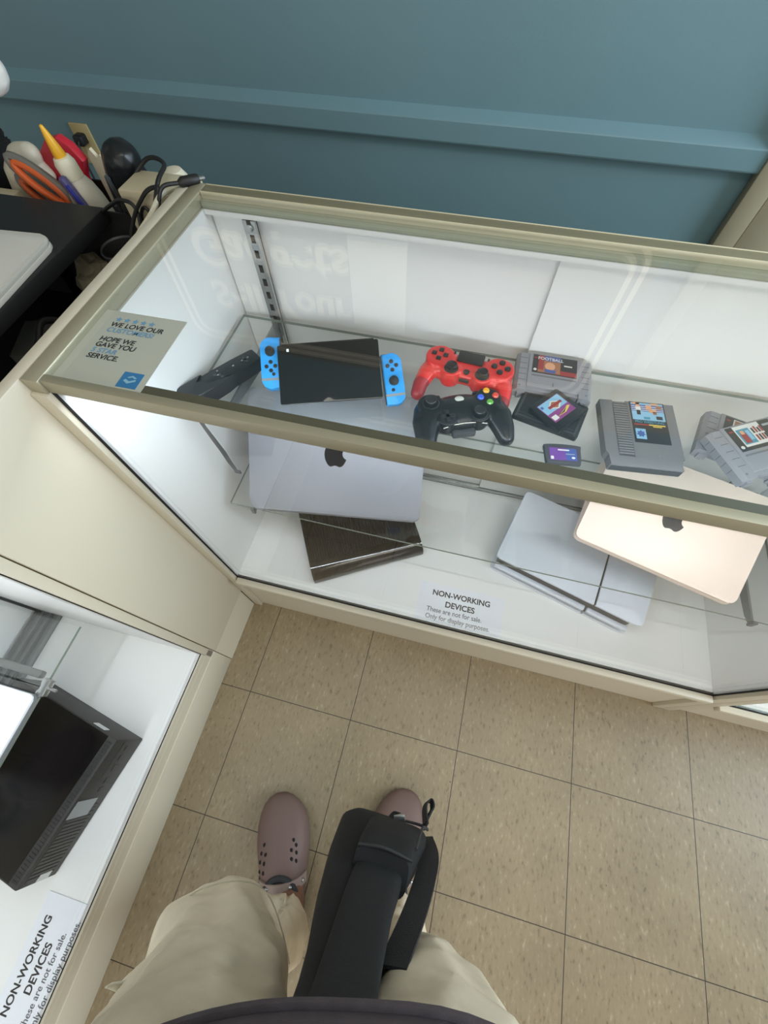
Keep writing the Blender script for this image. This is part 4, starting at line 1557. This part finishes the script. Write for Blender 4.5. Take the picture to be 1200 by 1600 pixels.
# outlet on the wall with a plug
t = thing('wall_outlet', 'ivory wall outlet plate on the teal wall', 'outlet', T(-1.030, YW - 0.0001, 0.640))
b = B()
b.prism(rrect(0.070, 0.114, 0.004, 3), 0.0, 0.006, RX(90), bevel=0.0015)
obj('plate', b, mat('ivory_plastic', (196, 178, 128), 0.4), t)
b = B()
for z in (-0.02, 0.02):
    b.prism(rrect(0.030, 0.028, 0.010, 4, 0, z), 0.0055, 0.0075, RX(90))
obj('socket', b, mat('ivory_socket', (206, 190, 145), 0.4), t)
t = thing('power_plug', 'black plug with its cord in the ivory wall outlet', 'plug', T(-1.030, YW - 0.0078, 0.660))
b = B()
b.prism(rrect(0.034, 0.030, 0.008, 4), 0.0, 0.030, RX(90), bevel=0.003)
obj('plug_body', b, BLKP, t)
b = B()
b.tube([(0, -0.028, 0), (-0.004, -0.040, -0.02), (0.0, -0.045, -0.08), (0.01, -0.06, -0.20), (0.02, -0.08, -0.5), (0.02, -0.09, -0.654)], 0.0035)
obj('cord', b, BLKP, t)

# beige power strip and bottle behind the filler top
t = thing('power_strip', 'beige power adapter with a black slot tucked against the case corner', 'power strip', T(-0.182, 0.705, 0.7104))
b = B()
b.box((-0.055, -0.012, 0.0), (0.072, 0.060, 0.234), bevel=0.004)
obj('housing', b, mat('beige_plastic', (196, 186, 156), 0.45), t)
b = B()
b.prism(rrect(0.020, 0.006, 0.0025, 4, 0.050, 0.020), 0.2335, 0.2345)
obj('slot', b, DARK, t)
t = thing('spray_bottle', 'small white rounded bottle behind the beige adapter', 'bottle', T(-0.192, 0.800, 0.7104))
b = B()
b.lathe([(0, 0), (0.024, 0), (0.026, 0.004), (0.026, 0.195), (0.024, 0.210), (0.016, 0.222), (0, 0.226)])
obj('body', b, mat('bottle_white', (212, 204, 182), 0.45, var=0.1, vscale=50), t)
b = B()
b.box((-0.0265, -0.004, 0.13), (-0.025, 0.004, 0.20))
b.lathe([(0.0263, 0.12), (0.0266, 0.121), (0.0266, 0.175), (0.0263, 0.176)])
obj('dark_band', b, CHAR, t)


def spline(pts, n=7):
    P = [Vector(p) for p in pts]
    P = [P[0] * 2 - P[1]] + P + [P[-1] * 2 - P[-2]]
    out = []
    for i in range(1, len(P) - 2):
        for k in range(n):
            s_ = k / n
            out.append(0.5 * ((2 * P[i]) + (P[i + 1] - P[i - 1]) * s_ + (2 * P[i - 1] - 5 * P[i] + 4 * P[i + 1] - P[i + 2]) * s_ ** 2 + (3 * P[i] - P[i - 1] - 3 * P[i + 1] + P[i + 2]) * s_ ** 3))
    out.append(P[-2])
    return out


CW = mat('cable_white', (206, 200, 178), 0.5)
CB = mat('cable_black', (24, 24, 25), 0.5)
CG = mat('cable_grey', (120, 122, 118), 0.5)


def cable(label, pts, r, m_, plug=None, pm=None):
    o = thing('cable', label, 'cable', T(*pts[0]), 'cables hanging in the gap beside the case')
    b = B()
    P0 = Vector(pts[0])
    S = [p - P0 for p in spline(pts)]
    b.tube(S, r, n=8)
    obj('cord', b, m_, o)
    if plug:
        b = B()
        d = (S[-1] - S[-2]).normalized()
        e = S[-1]
        b.tube([e - d * 0.002, e + d * 0.004, e + d * 0.028, e + d * 0.032], [r * 1.2, r * 2.4, r * 2.4, r * 1.8], n=10)
        b2 = obj('connector', b, pm or m_, o)
        b = B()
        b.tube([e + d * 0.031, e + d * 0.041], r * 1.1, n=8)
        obj('tip', b, STEEL, b2)


cable('white cable looping over the beige adapter down into the gap', [(-0.225, 0.500, 0.760), (-0.190, 0.540, 0.860), (-0.150, 0.580, 0.925), (-0.128, 0.625, 0.951), (-0.130, 0.665, 0.958), (-0.125, 0.700, 0.955), (-0.128, 0.730, 0.953)], 0.0042, CW)
cable('black cable with a metal-tipped plug resting on the case corner', [(-0.205, 0.640, 0.740), (-0.155, 0.640, 0.900), (-0.128, 0.648, 0.950), (-0.118, 0.664, 0.972), (-0.098, 0.684, 0.9715)], 0.0032, CB, True)
cable('thick black cable curving over the white rounded bottle', [(-0.310, 0.700, 0.740), (-0.260, 0.730, 0.900), (-0.215, 0.765, 0.958), (-0.165, 0.750, 0.964), (-0.150, 0.688, 0.956), (-0.172, 0.640, 0.870), (-0.200, 0.620, 0.730)], 0.0036, CB)
cable('black cable arching just left of the white cable', [(-0.290, 0.600, 0.720), (-0.225, 0.660, 0.885), (-0.178, 0.680, 0.945), (-0.152, 0.690, 0.957), (-0.145, 0.676, 0.950), (-0.163, 0.620, 0.860), (-0.19, 0.58, 0.74)], 0.0034, CB)
cable('dark grey cable lying deep in the gap near the crumpled paper', [(-0.40, 0.72, 0.716), (-0.33, 0.70, 0.760), (-0.27, 0.65, 0.800), (-0.24, 0.58, 0.800), (-0.27, 0.52, 0.760), (-0.26, 0.44, 0.716)], 0.003, CG)
cable('thin black cable crossing the gap diagonally', [(-0.30, 0.74, 0.716), (-0.28, 0.70, 0.80), (-0.25, 0.62, 0.835), (-0.30, 0.52, 0.80), (-0.33, 0.46, 0.716)], 0.0026, CB)
cable('pale grey cable curling beside the carton at the near end of the gap', [(-0.42, 0.46, 0.716), (-0.37, 0.47, 0.790), (-0.325, 0.44, 0.800), (-0.30, 0.40, 0.770), (-0.31, 0.36, 0.716)], 0.004, CG)

cable('black cable draped from the bulbous handle over the dark tray side', [(-0.305, 0.705, 0.895), (-0.27, 0.690, 0.915), (-0.225, 0.680, 0.935), (-0.200, 0.675, 0.92), (-0.208, 0.645, 0.84), (-0.215, 0.61, 0.716)], 0.0032, CB)
cable('black cable coiled upright beside the beige adapter', [(-0.185, 0.66, 0.716), (-0.180, 0.672, 0.80), (-0.176, 0.682, 0.88), (-0.186, 0.684, 0.925), (-0.205, 0.682, 0.90), (-0.208, 0.68, 0.82), (-0.205, 0.66, 0.716)], 0.0030, CB)
cable('dark cable with pale end standing up from the gap clutter', [(-0.30, 0.60, 0.716), (-0.27, 0.60, 0.80), (-0.23, 0.575, 0.86), (-0.205, 0.54, 0.855), (-0.20, 0.50, 0.80), (-0.22, 0.46, 0.716)], 0.0028, CB)
t = thing('pencil_cup', 'black mesh cup wedged between the desk and the beige adapter', 'cup', T(-0.262, 0.660, 0.7104))
b = B()
b.lathe([(0, 0), (0.034, 0), (0.036, 0.15), (0.0345, 0.15), (0.0325, 0.004), (0, 0.004)])
obj('cup', b, mat('black_mesh', (26, 26, 26), 0.6, bump=0.8, bscale=500), t)
b = B()
b.lathe([(0.0362, 0.147), (0.0375, 0.150), (0.0362, 0.153), (0.0340, 0.150)])
obj('rim', b, CHAR, t)
t = thing('carry_bag', 'slumped black cloth bag stuffed in the gap beside the case', 'bag', T(-0.26, 0.42, 0.7104))
b = B()
b.chain([(-0.05, 0.10, 0.045, 0.050), (-0.02, 0.03, 0.060, 0.060), (0.0, -0.06, 0.045, 0.050), (0.03, -0.12, 0.035, 0.040)], 0.3)
b.chain([(-0.07, 0.03, 0.04, 0.045), (-0.03, -0.10, 0.04, 0.045)], 0.3)
b = remesh(b, 0.005, 3)
for v in b.bm.verts:
    v.co.z = max(0.0, v.co.z + 0.010 * noise.noise(v.co * 24))
obj('cloth', b, mat('black_cloth', (20, 20, 21), 0.9), t, ang=80)
b = B()
b.tube(spline([(-0.05, 0.09, 0.095), (-0.06, 0.05, 0.125), (-0.045, 0.01, 0.120), (-0.03, -0.02, 0.118)]), 0.006)
obj('handle', b, CB, t)
t = thing('paper_ball', 'crumpled beige paper at the edge of the desk gap', 'paper', T(-0.39, 0.690, 0.7104))
b = B()
b.ball((0, 0, 0.045), (0.040, 0.050, 0.050))
for v in b.bm.verts:
    v.co += v.co.normalized() * 0.022 * noise.noise(v.co * 45 + Vector((3, 1, 2)))
    v.co.z = max(v.co.z, 0.0)
obj('paper', b, mat('beige_paper', (176, 168, 140), 0.8), t, smooth=False)
t = thing('carton', 'small grey carton under the near edge of the black desk', 'box', T(-0.40, 0.50, 0.7104) @ RZ(20))
b = B()
b.box((-0.05, -0.05, 0), (0.05, 0.05, 0.055), bevel=0.002)
obj('box', b, mat('grey_card', (120, 122, 112), 0.7), t)
t = thing('carton', 'beige rounded box near the front end of the gap', 'box', T(-0.305, 0.305, 0.7104) @ RZ(-15))
b = B()
b.box((-0.03, -0.04, 0), (0.03, 0.04, 0.060), bevel=0.008, seg=3)
obj('box', b, mat('beige_box', (168, 158, 130), 0.6), t)

# ------------------------------------------------------------------ the person looking down
P = thing('person', 'person in beige trousers and mauve clogs standing before the display case', 'person', T(0.40, -0.33, 0))
OFF = Vector((0.40, -0.33, 0))


def W2P(p):
    return (p[0] - OFF.x, p[1] - OFF.y, p[2]) + tuple(p[3:])


KHAKI = mat('khaki_twill', (216, 201, 174), 0.9, bump=0.35, bscale=1400, var=0.05, vscale=30)
SKIN = mat('skin', (128, 90, 72), 0.5)
PLUM = mat('plum_jersey', (88, 78, 82), 0.95, bump=0.5, bscale=1600, var=0.12, vscale=60)
b = B()
b.chain([W2P(q) for q in ((0.320, -0.322, 0.88, 0.065), (0.270, -0.336, 0.55, 0.046), (0.258, -0.385, 0.30, 0.044), (0.283, -0.404, 0.11, 0.036), (0.280, -0.395, 0.060, 0.036), (0.235, -0.29, 0.036, 0.022))], 0.4)
b.chain([W2P(q) for q in ((0.500, -0.300, 0.88, 0.065), (0.526, -0.306, 0.62, 0.054), (0.519, -0.342, 0.50, 0.046), (0.508, -0.355, 0.30, 0.046), (0.505, -0.362, 0.11, 0.036), (0.505, -0.355, 0.060, 0.036), (0.490, -0.24, 0.036, 0.022))], 0.4)
b.chain([W2P(q) for q in ((0.41, -0.345, 0.88, 0.090), (0.41, -0.36, 1.00, 0.105), (0.41, -0.37, 1.10, 0.100))], 0.3)
b = remesh(b, 0.007, 4)
obj('body', b, SKIN, P, ang=70)

b = B()
b.chain([W2P(q) for q in ((0.322, -0.325, 0.86, 0.106), (0.306, -0.322, 0.74, 0.102), (0.280, -0.328, 0.60, 0.094), (0.244, -0.332, 0.50, 0.085), (0.246, -0.366, 0.38, 0.077), (0.268, -0.404, 0.24, 0.068), (0.287, -0.420, 0.135, 0.060))], 0.2)
b.chain([W2P(q) for q in ((0.504, -0.300, 0.86, 0.110), (0.534, -0.290, 0.74, 0.106), (0.530, -0.300, 0.62, 0.096), (0.520, -0.342, 0.48, 0.084), (0.512, -0.352, 0.30, 0.076), (0.506, -0.362, 0.135, 0.067))], 0.2)
b.chain([W2P(q) for q in ((0.40, -0.345, 0.86, 0.125), (0.40, -0.35, 0.93, 0.125))], 0.2)
b = remesh(b, 0.005, 5)
for v in b.bm.verts:
    w = v.co + OFF
    side = -1 if w.x < 0.41 else 1
    cx = 0.29 if side < 0 else 0.505
    a = math.atan2(w.y + 0.335, w.x - cx)
    # soft diagonal drag folds, tighter at knee and ankle
    f = noise.noise(Vector((a * 1.1, w.z * 9 + a * 0.9, side * 3.1))) * 0.013
    f += noise.noise(Vector((a * 2.2 + 4, w.z * 20 - a * 1.8, side * 5.7))) * 0.0055
    if w.z < 0.34:
        f += math.sin(w.z * 62 + a * 1.5 + side) * 0.0055 * (1 - abs(w.z - 0.2) / 0.16 if abs(w.z - 0.2) < 0.16 else 0)
    nn = Vector((math.cos(a), math.sin(a), 0))
    v.co += nn * f
    if w.z < 0.105:
        v.co.z = 0.105
trs = obj('trousers', b, KHAKI, P, ang=80)
for p0, lab in (((0.214, -0.292, 0.725), 'left'), ((0.634, -0.262, 0.725), 'right')):
    s = -1 if lab == 'left' else 1
    b = B()
    x, y, z = W2P(p0)
    b.tube([(x, y, z - 0.02), (x + s * 0.003, y + 0.004, z), (x + s * 0.008, y + 0.008, z + 0.012), (x + s * 0.009, y + 0.010, z + 0.020)], [0.007, 0.006, 0.0035, 0.0015], flat=0.6)
    obj('pocket_edge', b, mat('pocket_lining', (226, 222, 205), 0.9), trs)
# stitched seams on the left knee
b = B()
S_ = []
for k in range(19):
    a = math.radians(20 + k * 7.5)
    S_.append(W2P((0.267 + 0.0955 * math.cos(a), -0.332 + 0.0955 * math.sin(a), 0.545 + 0.012 * math.sin(k * 0.6))))
b.tube(S_, 0.0009, n=6)
obj('seam', b, mat('khaki_seam', (184, 173, 148), 0.9), trs)

# shirt
b = B()
rings = []
for z, sx, sy, cy in ((0.872, 0.196, 0.160, -0.340), (0.876, 0.200, 0.164, -0.340), (0.895, 0.201, 0.165, -0.340), (0.93, 0.200, 0.164, -0.342), (1.0, 0.196, 0.158, -0.350), (1.08, 0.192, 0.146, -0.362), (1.16, 0.188, 0.128, -0.375), (1.19, 0.165, 0.105, -0.378), (1.20, 0.10, 0.07, -0.378)):
    r_ = []
    for k in range(72):
        a = 2 * PI * k / 72
        wv = 1 + 0.012 * noise.noise(Vector((math.cos(a) * 3, math.sin(a) * 3, z * 5)))
        c_, s_ = math.cos(a), math.sin(a)
        x = 0.448 + (sx + 0.018) * wv * math.copysign(abs(c_) ** 0.8, c_)
        y = cy - 0.002 + sy * wv * math.copysign(abs(s_) ** 0.8, s_) + 0.22 * (x - 0.448) * max(0, s_)
        r_.append(b.bm.verts.new(W2P((x, y, z))))
    rings.append(r_)
for q0, q1 in zip(rings, rings[1:]):
    for k in range(72):
        b.bm.faces.new((q0[k], q0[(k + 1) % 72], q1[(k + 1) % 72], q1[k]))
b.bm.faces.new(rings[-1])
HEM = [v.co.copy() for v in rings[1]]
shirt = obj('shirt', b, PLUM, P, ang=70)
for dz, r in ((0.0, 0.0050), (0.020, 0.0016)):
    b = B()
    b.tube([p + Vector((0, 0, dz)) + (Vector((p.x, p.y, 0)) * 0.004) for p in HEM + HEM[:1]], r, n=8, cap=False)
    obj('hem', b, PLUM, shirt)


# clogs
CLOG = mat('mauve_foam', (112, 89, 82), 0.62, bump=0.08, bscale=300)
CLOGS = mat('strap_taupe', (150, 130, 122), 0.5)
LIN = mat('dark_lining', (52, 52, 54), 0.9)


def clog(M_, flip):
    """local: toe to +y, sole on z=0; flip mirrors left/right"""
    MM = OFFM @ M_ @ Matrix.Diagonal((flip * 1.10, 1, 1, 1))
    b = B()
    # stations along the shoe: y, centre x, half width, height
    ST = [(-0.140, 0.004, 0.014, 0.050), (-0.134, 0.004, 0.026, 0.058), (-0.115, 0.003, 0.036, 0.062), (-0.080, 0.002, 0.041, 0.062), (-0.045, 0.000, 0.045, 0.066),
          (-0.020, -0.001, 0.049, 0.086), (0.010, -0.002, 0.054, 0.084), (0.045, -0.003, 0.0585, 0.074), (0.080, -0.004, 0.0575, 0.062), (0.105, -0.006, 0.051, 0.052), (0.125, -0.009, 0.040, 0.043), (0.138, -0.011, 0.027, 0.035), (0.145, -0.012, 0.012, 0.026)]
    N = 26
    rings = []
    for y, cx, hw, h in ST:
        r_ = []
        for k in range(N):
            a = 2 * PI * k / N
            c_, s_ = math.cos(a), math.sin(a)
            x = cx + hw * math.copysign(abs(c_) ** 0.72, c_)
            if s_ >= 0:
                z = 0.020 + (h - 0.020) * abs(s_) ** 0.85
            else:
                z = 0.020 - 0.020 * abs(s_) ** 0.45
            r_.append(b.bm.verts.new((x, y, z)))
        rings.append(r_)
    for q0, q1 in zip(rings, rings[1:]):
        for k in range(N):
            b.bm.faces.new((q0[k], q0[(k + 1) % N], q1[(k + 1) % N], q1[k]))
    b.bm.faces.new(rings[0][::-1])
    b.bm.faces.new(rings[-1])
    bmesh.ops.transform(b.bm, matrix=MM, verts=b.bm.verts)
    c = obj('clog', b, CLOG, P, ang=60)
    # dark lining round the opening
    b = B()
    pts = [(0.036 * math.cos(a), -0.062 + 0.048 * math.sin(a), 0.072 + 0.012 * math.sin(a)) for a in [2 * PI * k / 28 for k in range(29)]]
    b.tube(pts, 0.0075, MM, cap=False)
    obj('lining', b, LIN, c)
    # strap over the instep
    b = B()
    pts = [(0.050 * math.cos(a), -0.020 - 0.012 * math.sin(a), 0.030 + 0.0625 * math.sin(a)) for a in [math.radians(10 + 8 * k) for k in range(21)]]
    b.band(pts, 0.020, 0.004, MM, wdir=(0, 1, 0.3))
    st = obj('strap', b, CLOGS, c)
    for a in (28, 62, 118, 152):
        b = B()
        a = math.radians(a)
        q = (0.0525 * math.cos(a), -0.020 - 0.012 * math.sin(a), 0.030 + 0.0650 * math.sin(a))
        b.ball(q, 0.0045, MM, 2)
        obj('rivet', b, STEEL, st)

    def top(x, y):
        for s0, s1 in zip(ST, ST[1:]):
            if s0[0] <= y <= s1[0]:
                f = (y - s0[0]) / (s1[0] - s0[0])
                cx, hw, h = [s0[j] + (s1[j] - s0[j]) * f for j in (1, 2, 3)]
                u = min(0.98, abs((x - cx) / hw)) ** (1 / 0.72)
                s_ = math.sqrt(max(0, 1 - u * u))
                return 0.020 + (h - 0.020) * s_ ** 0.85
    b = B()
    for x, y in ((-0.036, 0.048), (-0.041, 0.032), (-0.031, 0.030), (-0.043, 0.016), (-0.033, 0.014), (-0.044, -0.002), (-0.034, -0.003), (-0.044, -0.017), (0.027, 0.052), (0.033, 0.042), (0.024, 0.034), (0.034, 0.028), (0.025, 0.018), (0.034, 0.013)):
        z = top(x, y)
        b.ball((x, y, z), (0.0034, 0.0044, 0.0014), MM, 2)
    obj('vent_holes', b, mat('hole_black', (26, 22, 22), 0.9), c)


OFFM = T(-OFF.x, -OFF.y, 0)
clog(T(0.2400, -0.340, 0.0004) @ RZ(19), 1)
clog(T(0.490, -0.265, 0.0004) @ RZ(3), -1)

# ------------------------------------------------------------------ black bag hanging in front
BAGM = mat('black_canvas', (14, 14, 15), 0.85, bump=0.4, bscale=900)
BAGP = mat('black_piping', (38, 38, 39), 0.7)
BAGW = mat('black_webbing', (30, 30, 30), 0.8, bump=0.6, bscale=700)
t = thing('bag', 'black canvas bag with loose webbing straps hanging before the person', 'bag', T(0.448, -0.15, 0.40))
BO = Vector((0.44, -0.15, 0.40))


def sec_loft(secs, n=28, pw=0.5):
    """secs: centre, x half width, y half depth, tilt in x"""
    b = B()
    rings = []
    for c, hw, hd in secs:
        r_ = []
        for k in range(n):
            a = 2 * PI * k / n
            c_, s_ = math.cos(a), math.sin(a)
            r_.append(b.bm.verts.new((c[0] - BO.x + hw * math.copysign(abs(c_) ** pw, c_), c[1] - BO.y + hd * math.copysign(abs(s_) ** pw, s_), c[2] - BO.z)))
        rings.append(r_)
    for q0, q1 in zip(rings, rings[1:]):
        for k in range(n):
            b.bm.faces.new((q0[k], q0[(k + 1) % n], q1[(k + 1) % n], q1[k]))
    b.bm.faces.new(rings[0][::-1])
    b.bm.faces.new(rings[-1])
    return b


b = sec_loft([((0.420, -0.163, 0.392), 0.030, 0.018), ((0.419, -0.160, 0.399), 0.046, 0.030), ((0.418, -0.168, 0.430), 0.056, 0.038), ((0.416, -0.188, 0.52), 0.054, 0.036), ((0.413, -0.200, 0.62), 0.045, 0.030), ((0.414, -0.212, 0.72), 0.036, 0.024), ((0.416, -0.214, 0.80), 0.034, 0.018), ((0.417, -0.206, 0.84), 0.034, 0.010), ((0.417, -0.199, 0.866), 0.030, 0.006)])
obj('main_body', b, BAGM, t, ang=60)
b = sec_loft([((0.464, -0.156, 0.430), 0.026, 0.014), ((0.464, -0.152, 0.440), 0.042, 0.024), ((0.459, -0.149, 0.475), 0.049, 0.028), ((0.447, -0.155, 0.55), 0.043, 0.028), ((0.440, -0.164, 0.60), 0.038, 0.024)])
flap = obj('front_flap', b, BAGM, t, ang=60)
b = sec_loft([((0.440, -0.172, 0.58), 0.034, 0.018), ((0.432, -0.182, 0.66), 0.031, 0.017), ((0.427, -0.196, 0.75), 0.029, 0.016), ((0.424, -0.200, 0.82), 0.028, 0.010), ((0.423, -0.193, 0.866), 0.028, 0.005)])
obj('front_pocket', b, BAGM, t, ang=60)


def wp(*pts):
    return [tuple(Vector(p) - BO) for p in pts]


b = B()
b.tube(spline(wp((0.482, -0.128, 0.600), (0.492, -0.112, 0.54), (0.505, -0.119, 0.49), (0.503, -0.121, 0.460), (0.492, -0.123, 0.441), (0.472, -0.125, 0.433))), 0.0022, n=8)
obj('piping', b, BAGP, flap)
b = B()
b.tube(spline(wp((0.404, -0.142, 0.598), (0.440, -0.137, 0.602), (0.480, -0.142, 0.598))), 0.0022, n=8)
obj('flap_edge', b, BAGP, flap)
b = B()
b.tube(spline(wp((0.371, -0.16, 0.43), (0.368, -0.168, 0.52), (0.377, -0.182, 0.62), (0.386, -0.20, 0.72), (0.390, -0.21, 0.80))), 0.0022, n=8)
obj('zip', b, BAGP, t)
# webbing: side band and two loops
b = B()
b.band(spline(wp((0.508, -0.140, 0.43), (0.513, -0.150, 0.50), (0.502, -0.166, 0.58), (0.486, -0.182, 0.66), (0.466, -0.200, 0.74))), 0.030, 0.003, wdir=(1.0, 0.25, 0.2))
obj('strap', b, BAGW, t)
b = B()
b.band(spline(wp((0.502, -0.118, 0.455), (0.510, -0.108, 0.425), (0.516, -0.098, 0.408), (0.513, -0.090, 0.400), (0.506, -0.092, 0.402), (0.502, -0.102, 0.418), (0.505, -0.120, 0.460))), 0.014, 0.0025, wdir=(0.3, 0.5, 0.8))
obj('strap', b, BAGW, t)
b = B()
b.band(spline(wp((0.438, -0.160, 0.405), (0.452, -0.130, 0.392), (0.464, -0.128, 0.402), (0.468, -0.138, 0.436))), 0.014, 0.003, wdir=(1, 0.3, 0.3))
obj('strap', b, BAGW, t)
b = B()
b.box((-0.010, -0.004, -0.006), (0.010, 0.004, 0.006), T(*(Vector((0.462, -0.126, 0.404)) - BO)) @ RZ(20), bevel=0.001)
obj('buckle', b, STEEL, t)

# ------------------------------------------------------------------ LED strips under the front rails of the cases
LED = bpy.data.materials.new('led_white')
LED.use_nodes = True
nt = LED.node_tree
nt.nodes.clear()
em = nt.nodes.new('ShaderNodeEmission')
em.inputs[0].default_value = (0.88, 0.95, 1, 1)
em.inputs[1].default_value = 60.0
oo = nt.nodes.new('ShaderNodeOutputMaterial')
nt.links.new(em.outputs[0], oo.inputs[0])


def led_strip(name_case, p0, p1, nrm, power):
    p0, p1 = Vector(p0), Vector(p1)
    d = p1 - p0
    L = d.length
    ax = d.normalized()
    nv = Vector(nrm).normalized()
    sd = ax.cross(nv)
    F = Matrix((ax, sd, nv)).transposed().to_4x4()
    F.translation = p0
    t = [o for o in bpy.data.objects if o.name == name_case][0]
    b = B()
    b.box((0, -0.004, -0.0022), (L, 0.004, 0.0), F)
    s = obj('light_strip', b, PAPER, t, smooth=False)
    b = B()
    k = 0.008
    while k < L:
        b.box((k - 0.0022, -0.0018, 0.0), (k + 0.0022, 0.0018, 0.0012), F)
        k += 0.0165
    obj('diodes', b, LED, s, smooth=False)
    c = (p0 + p1) / 2 + nv * 0.006
    la = area('case_led', c, c + nv, 0.012, 0.012, power, (0.80, 0.91, 1.0))
    la.data.shape = 'RECTANGLE'
    la.data.size = L
    la.data.size_y = 0.008
    la.matrix_world = Matrix((ax, (-nv).cross(ax), -nv)).transposed().to_4x4()
    la.location = c


led_strip('display_case', (XL + 0.05, 0.2705, 0.9428), (XR - 0.05, 0.2705, 0.9428), (0, 0.35, -1), 2.8)
led_strip('display_case.002', (-0.1225, 0.03, 0.9428), (-0.1225, -1.1, 0.9428), (-0.35, 0, -1), 2.9)
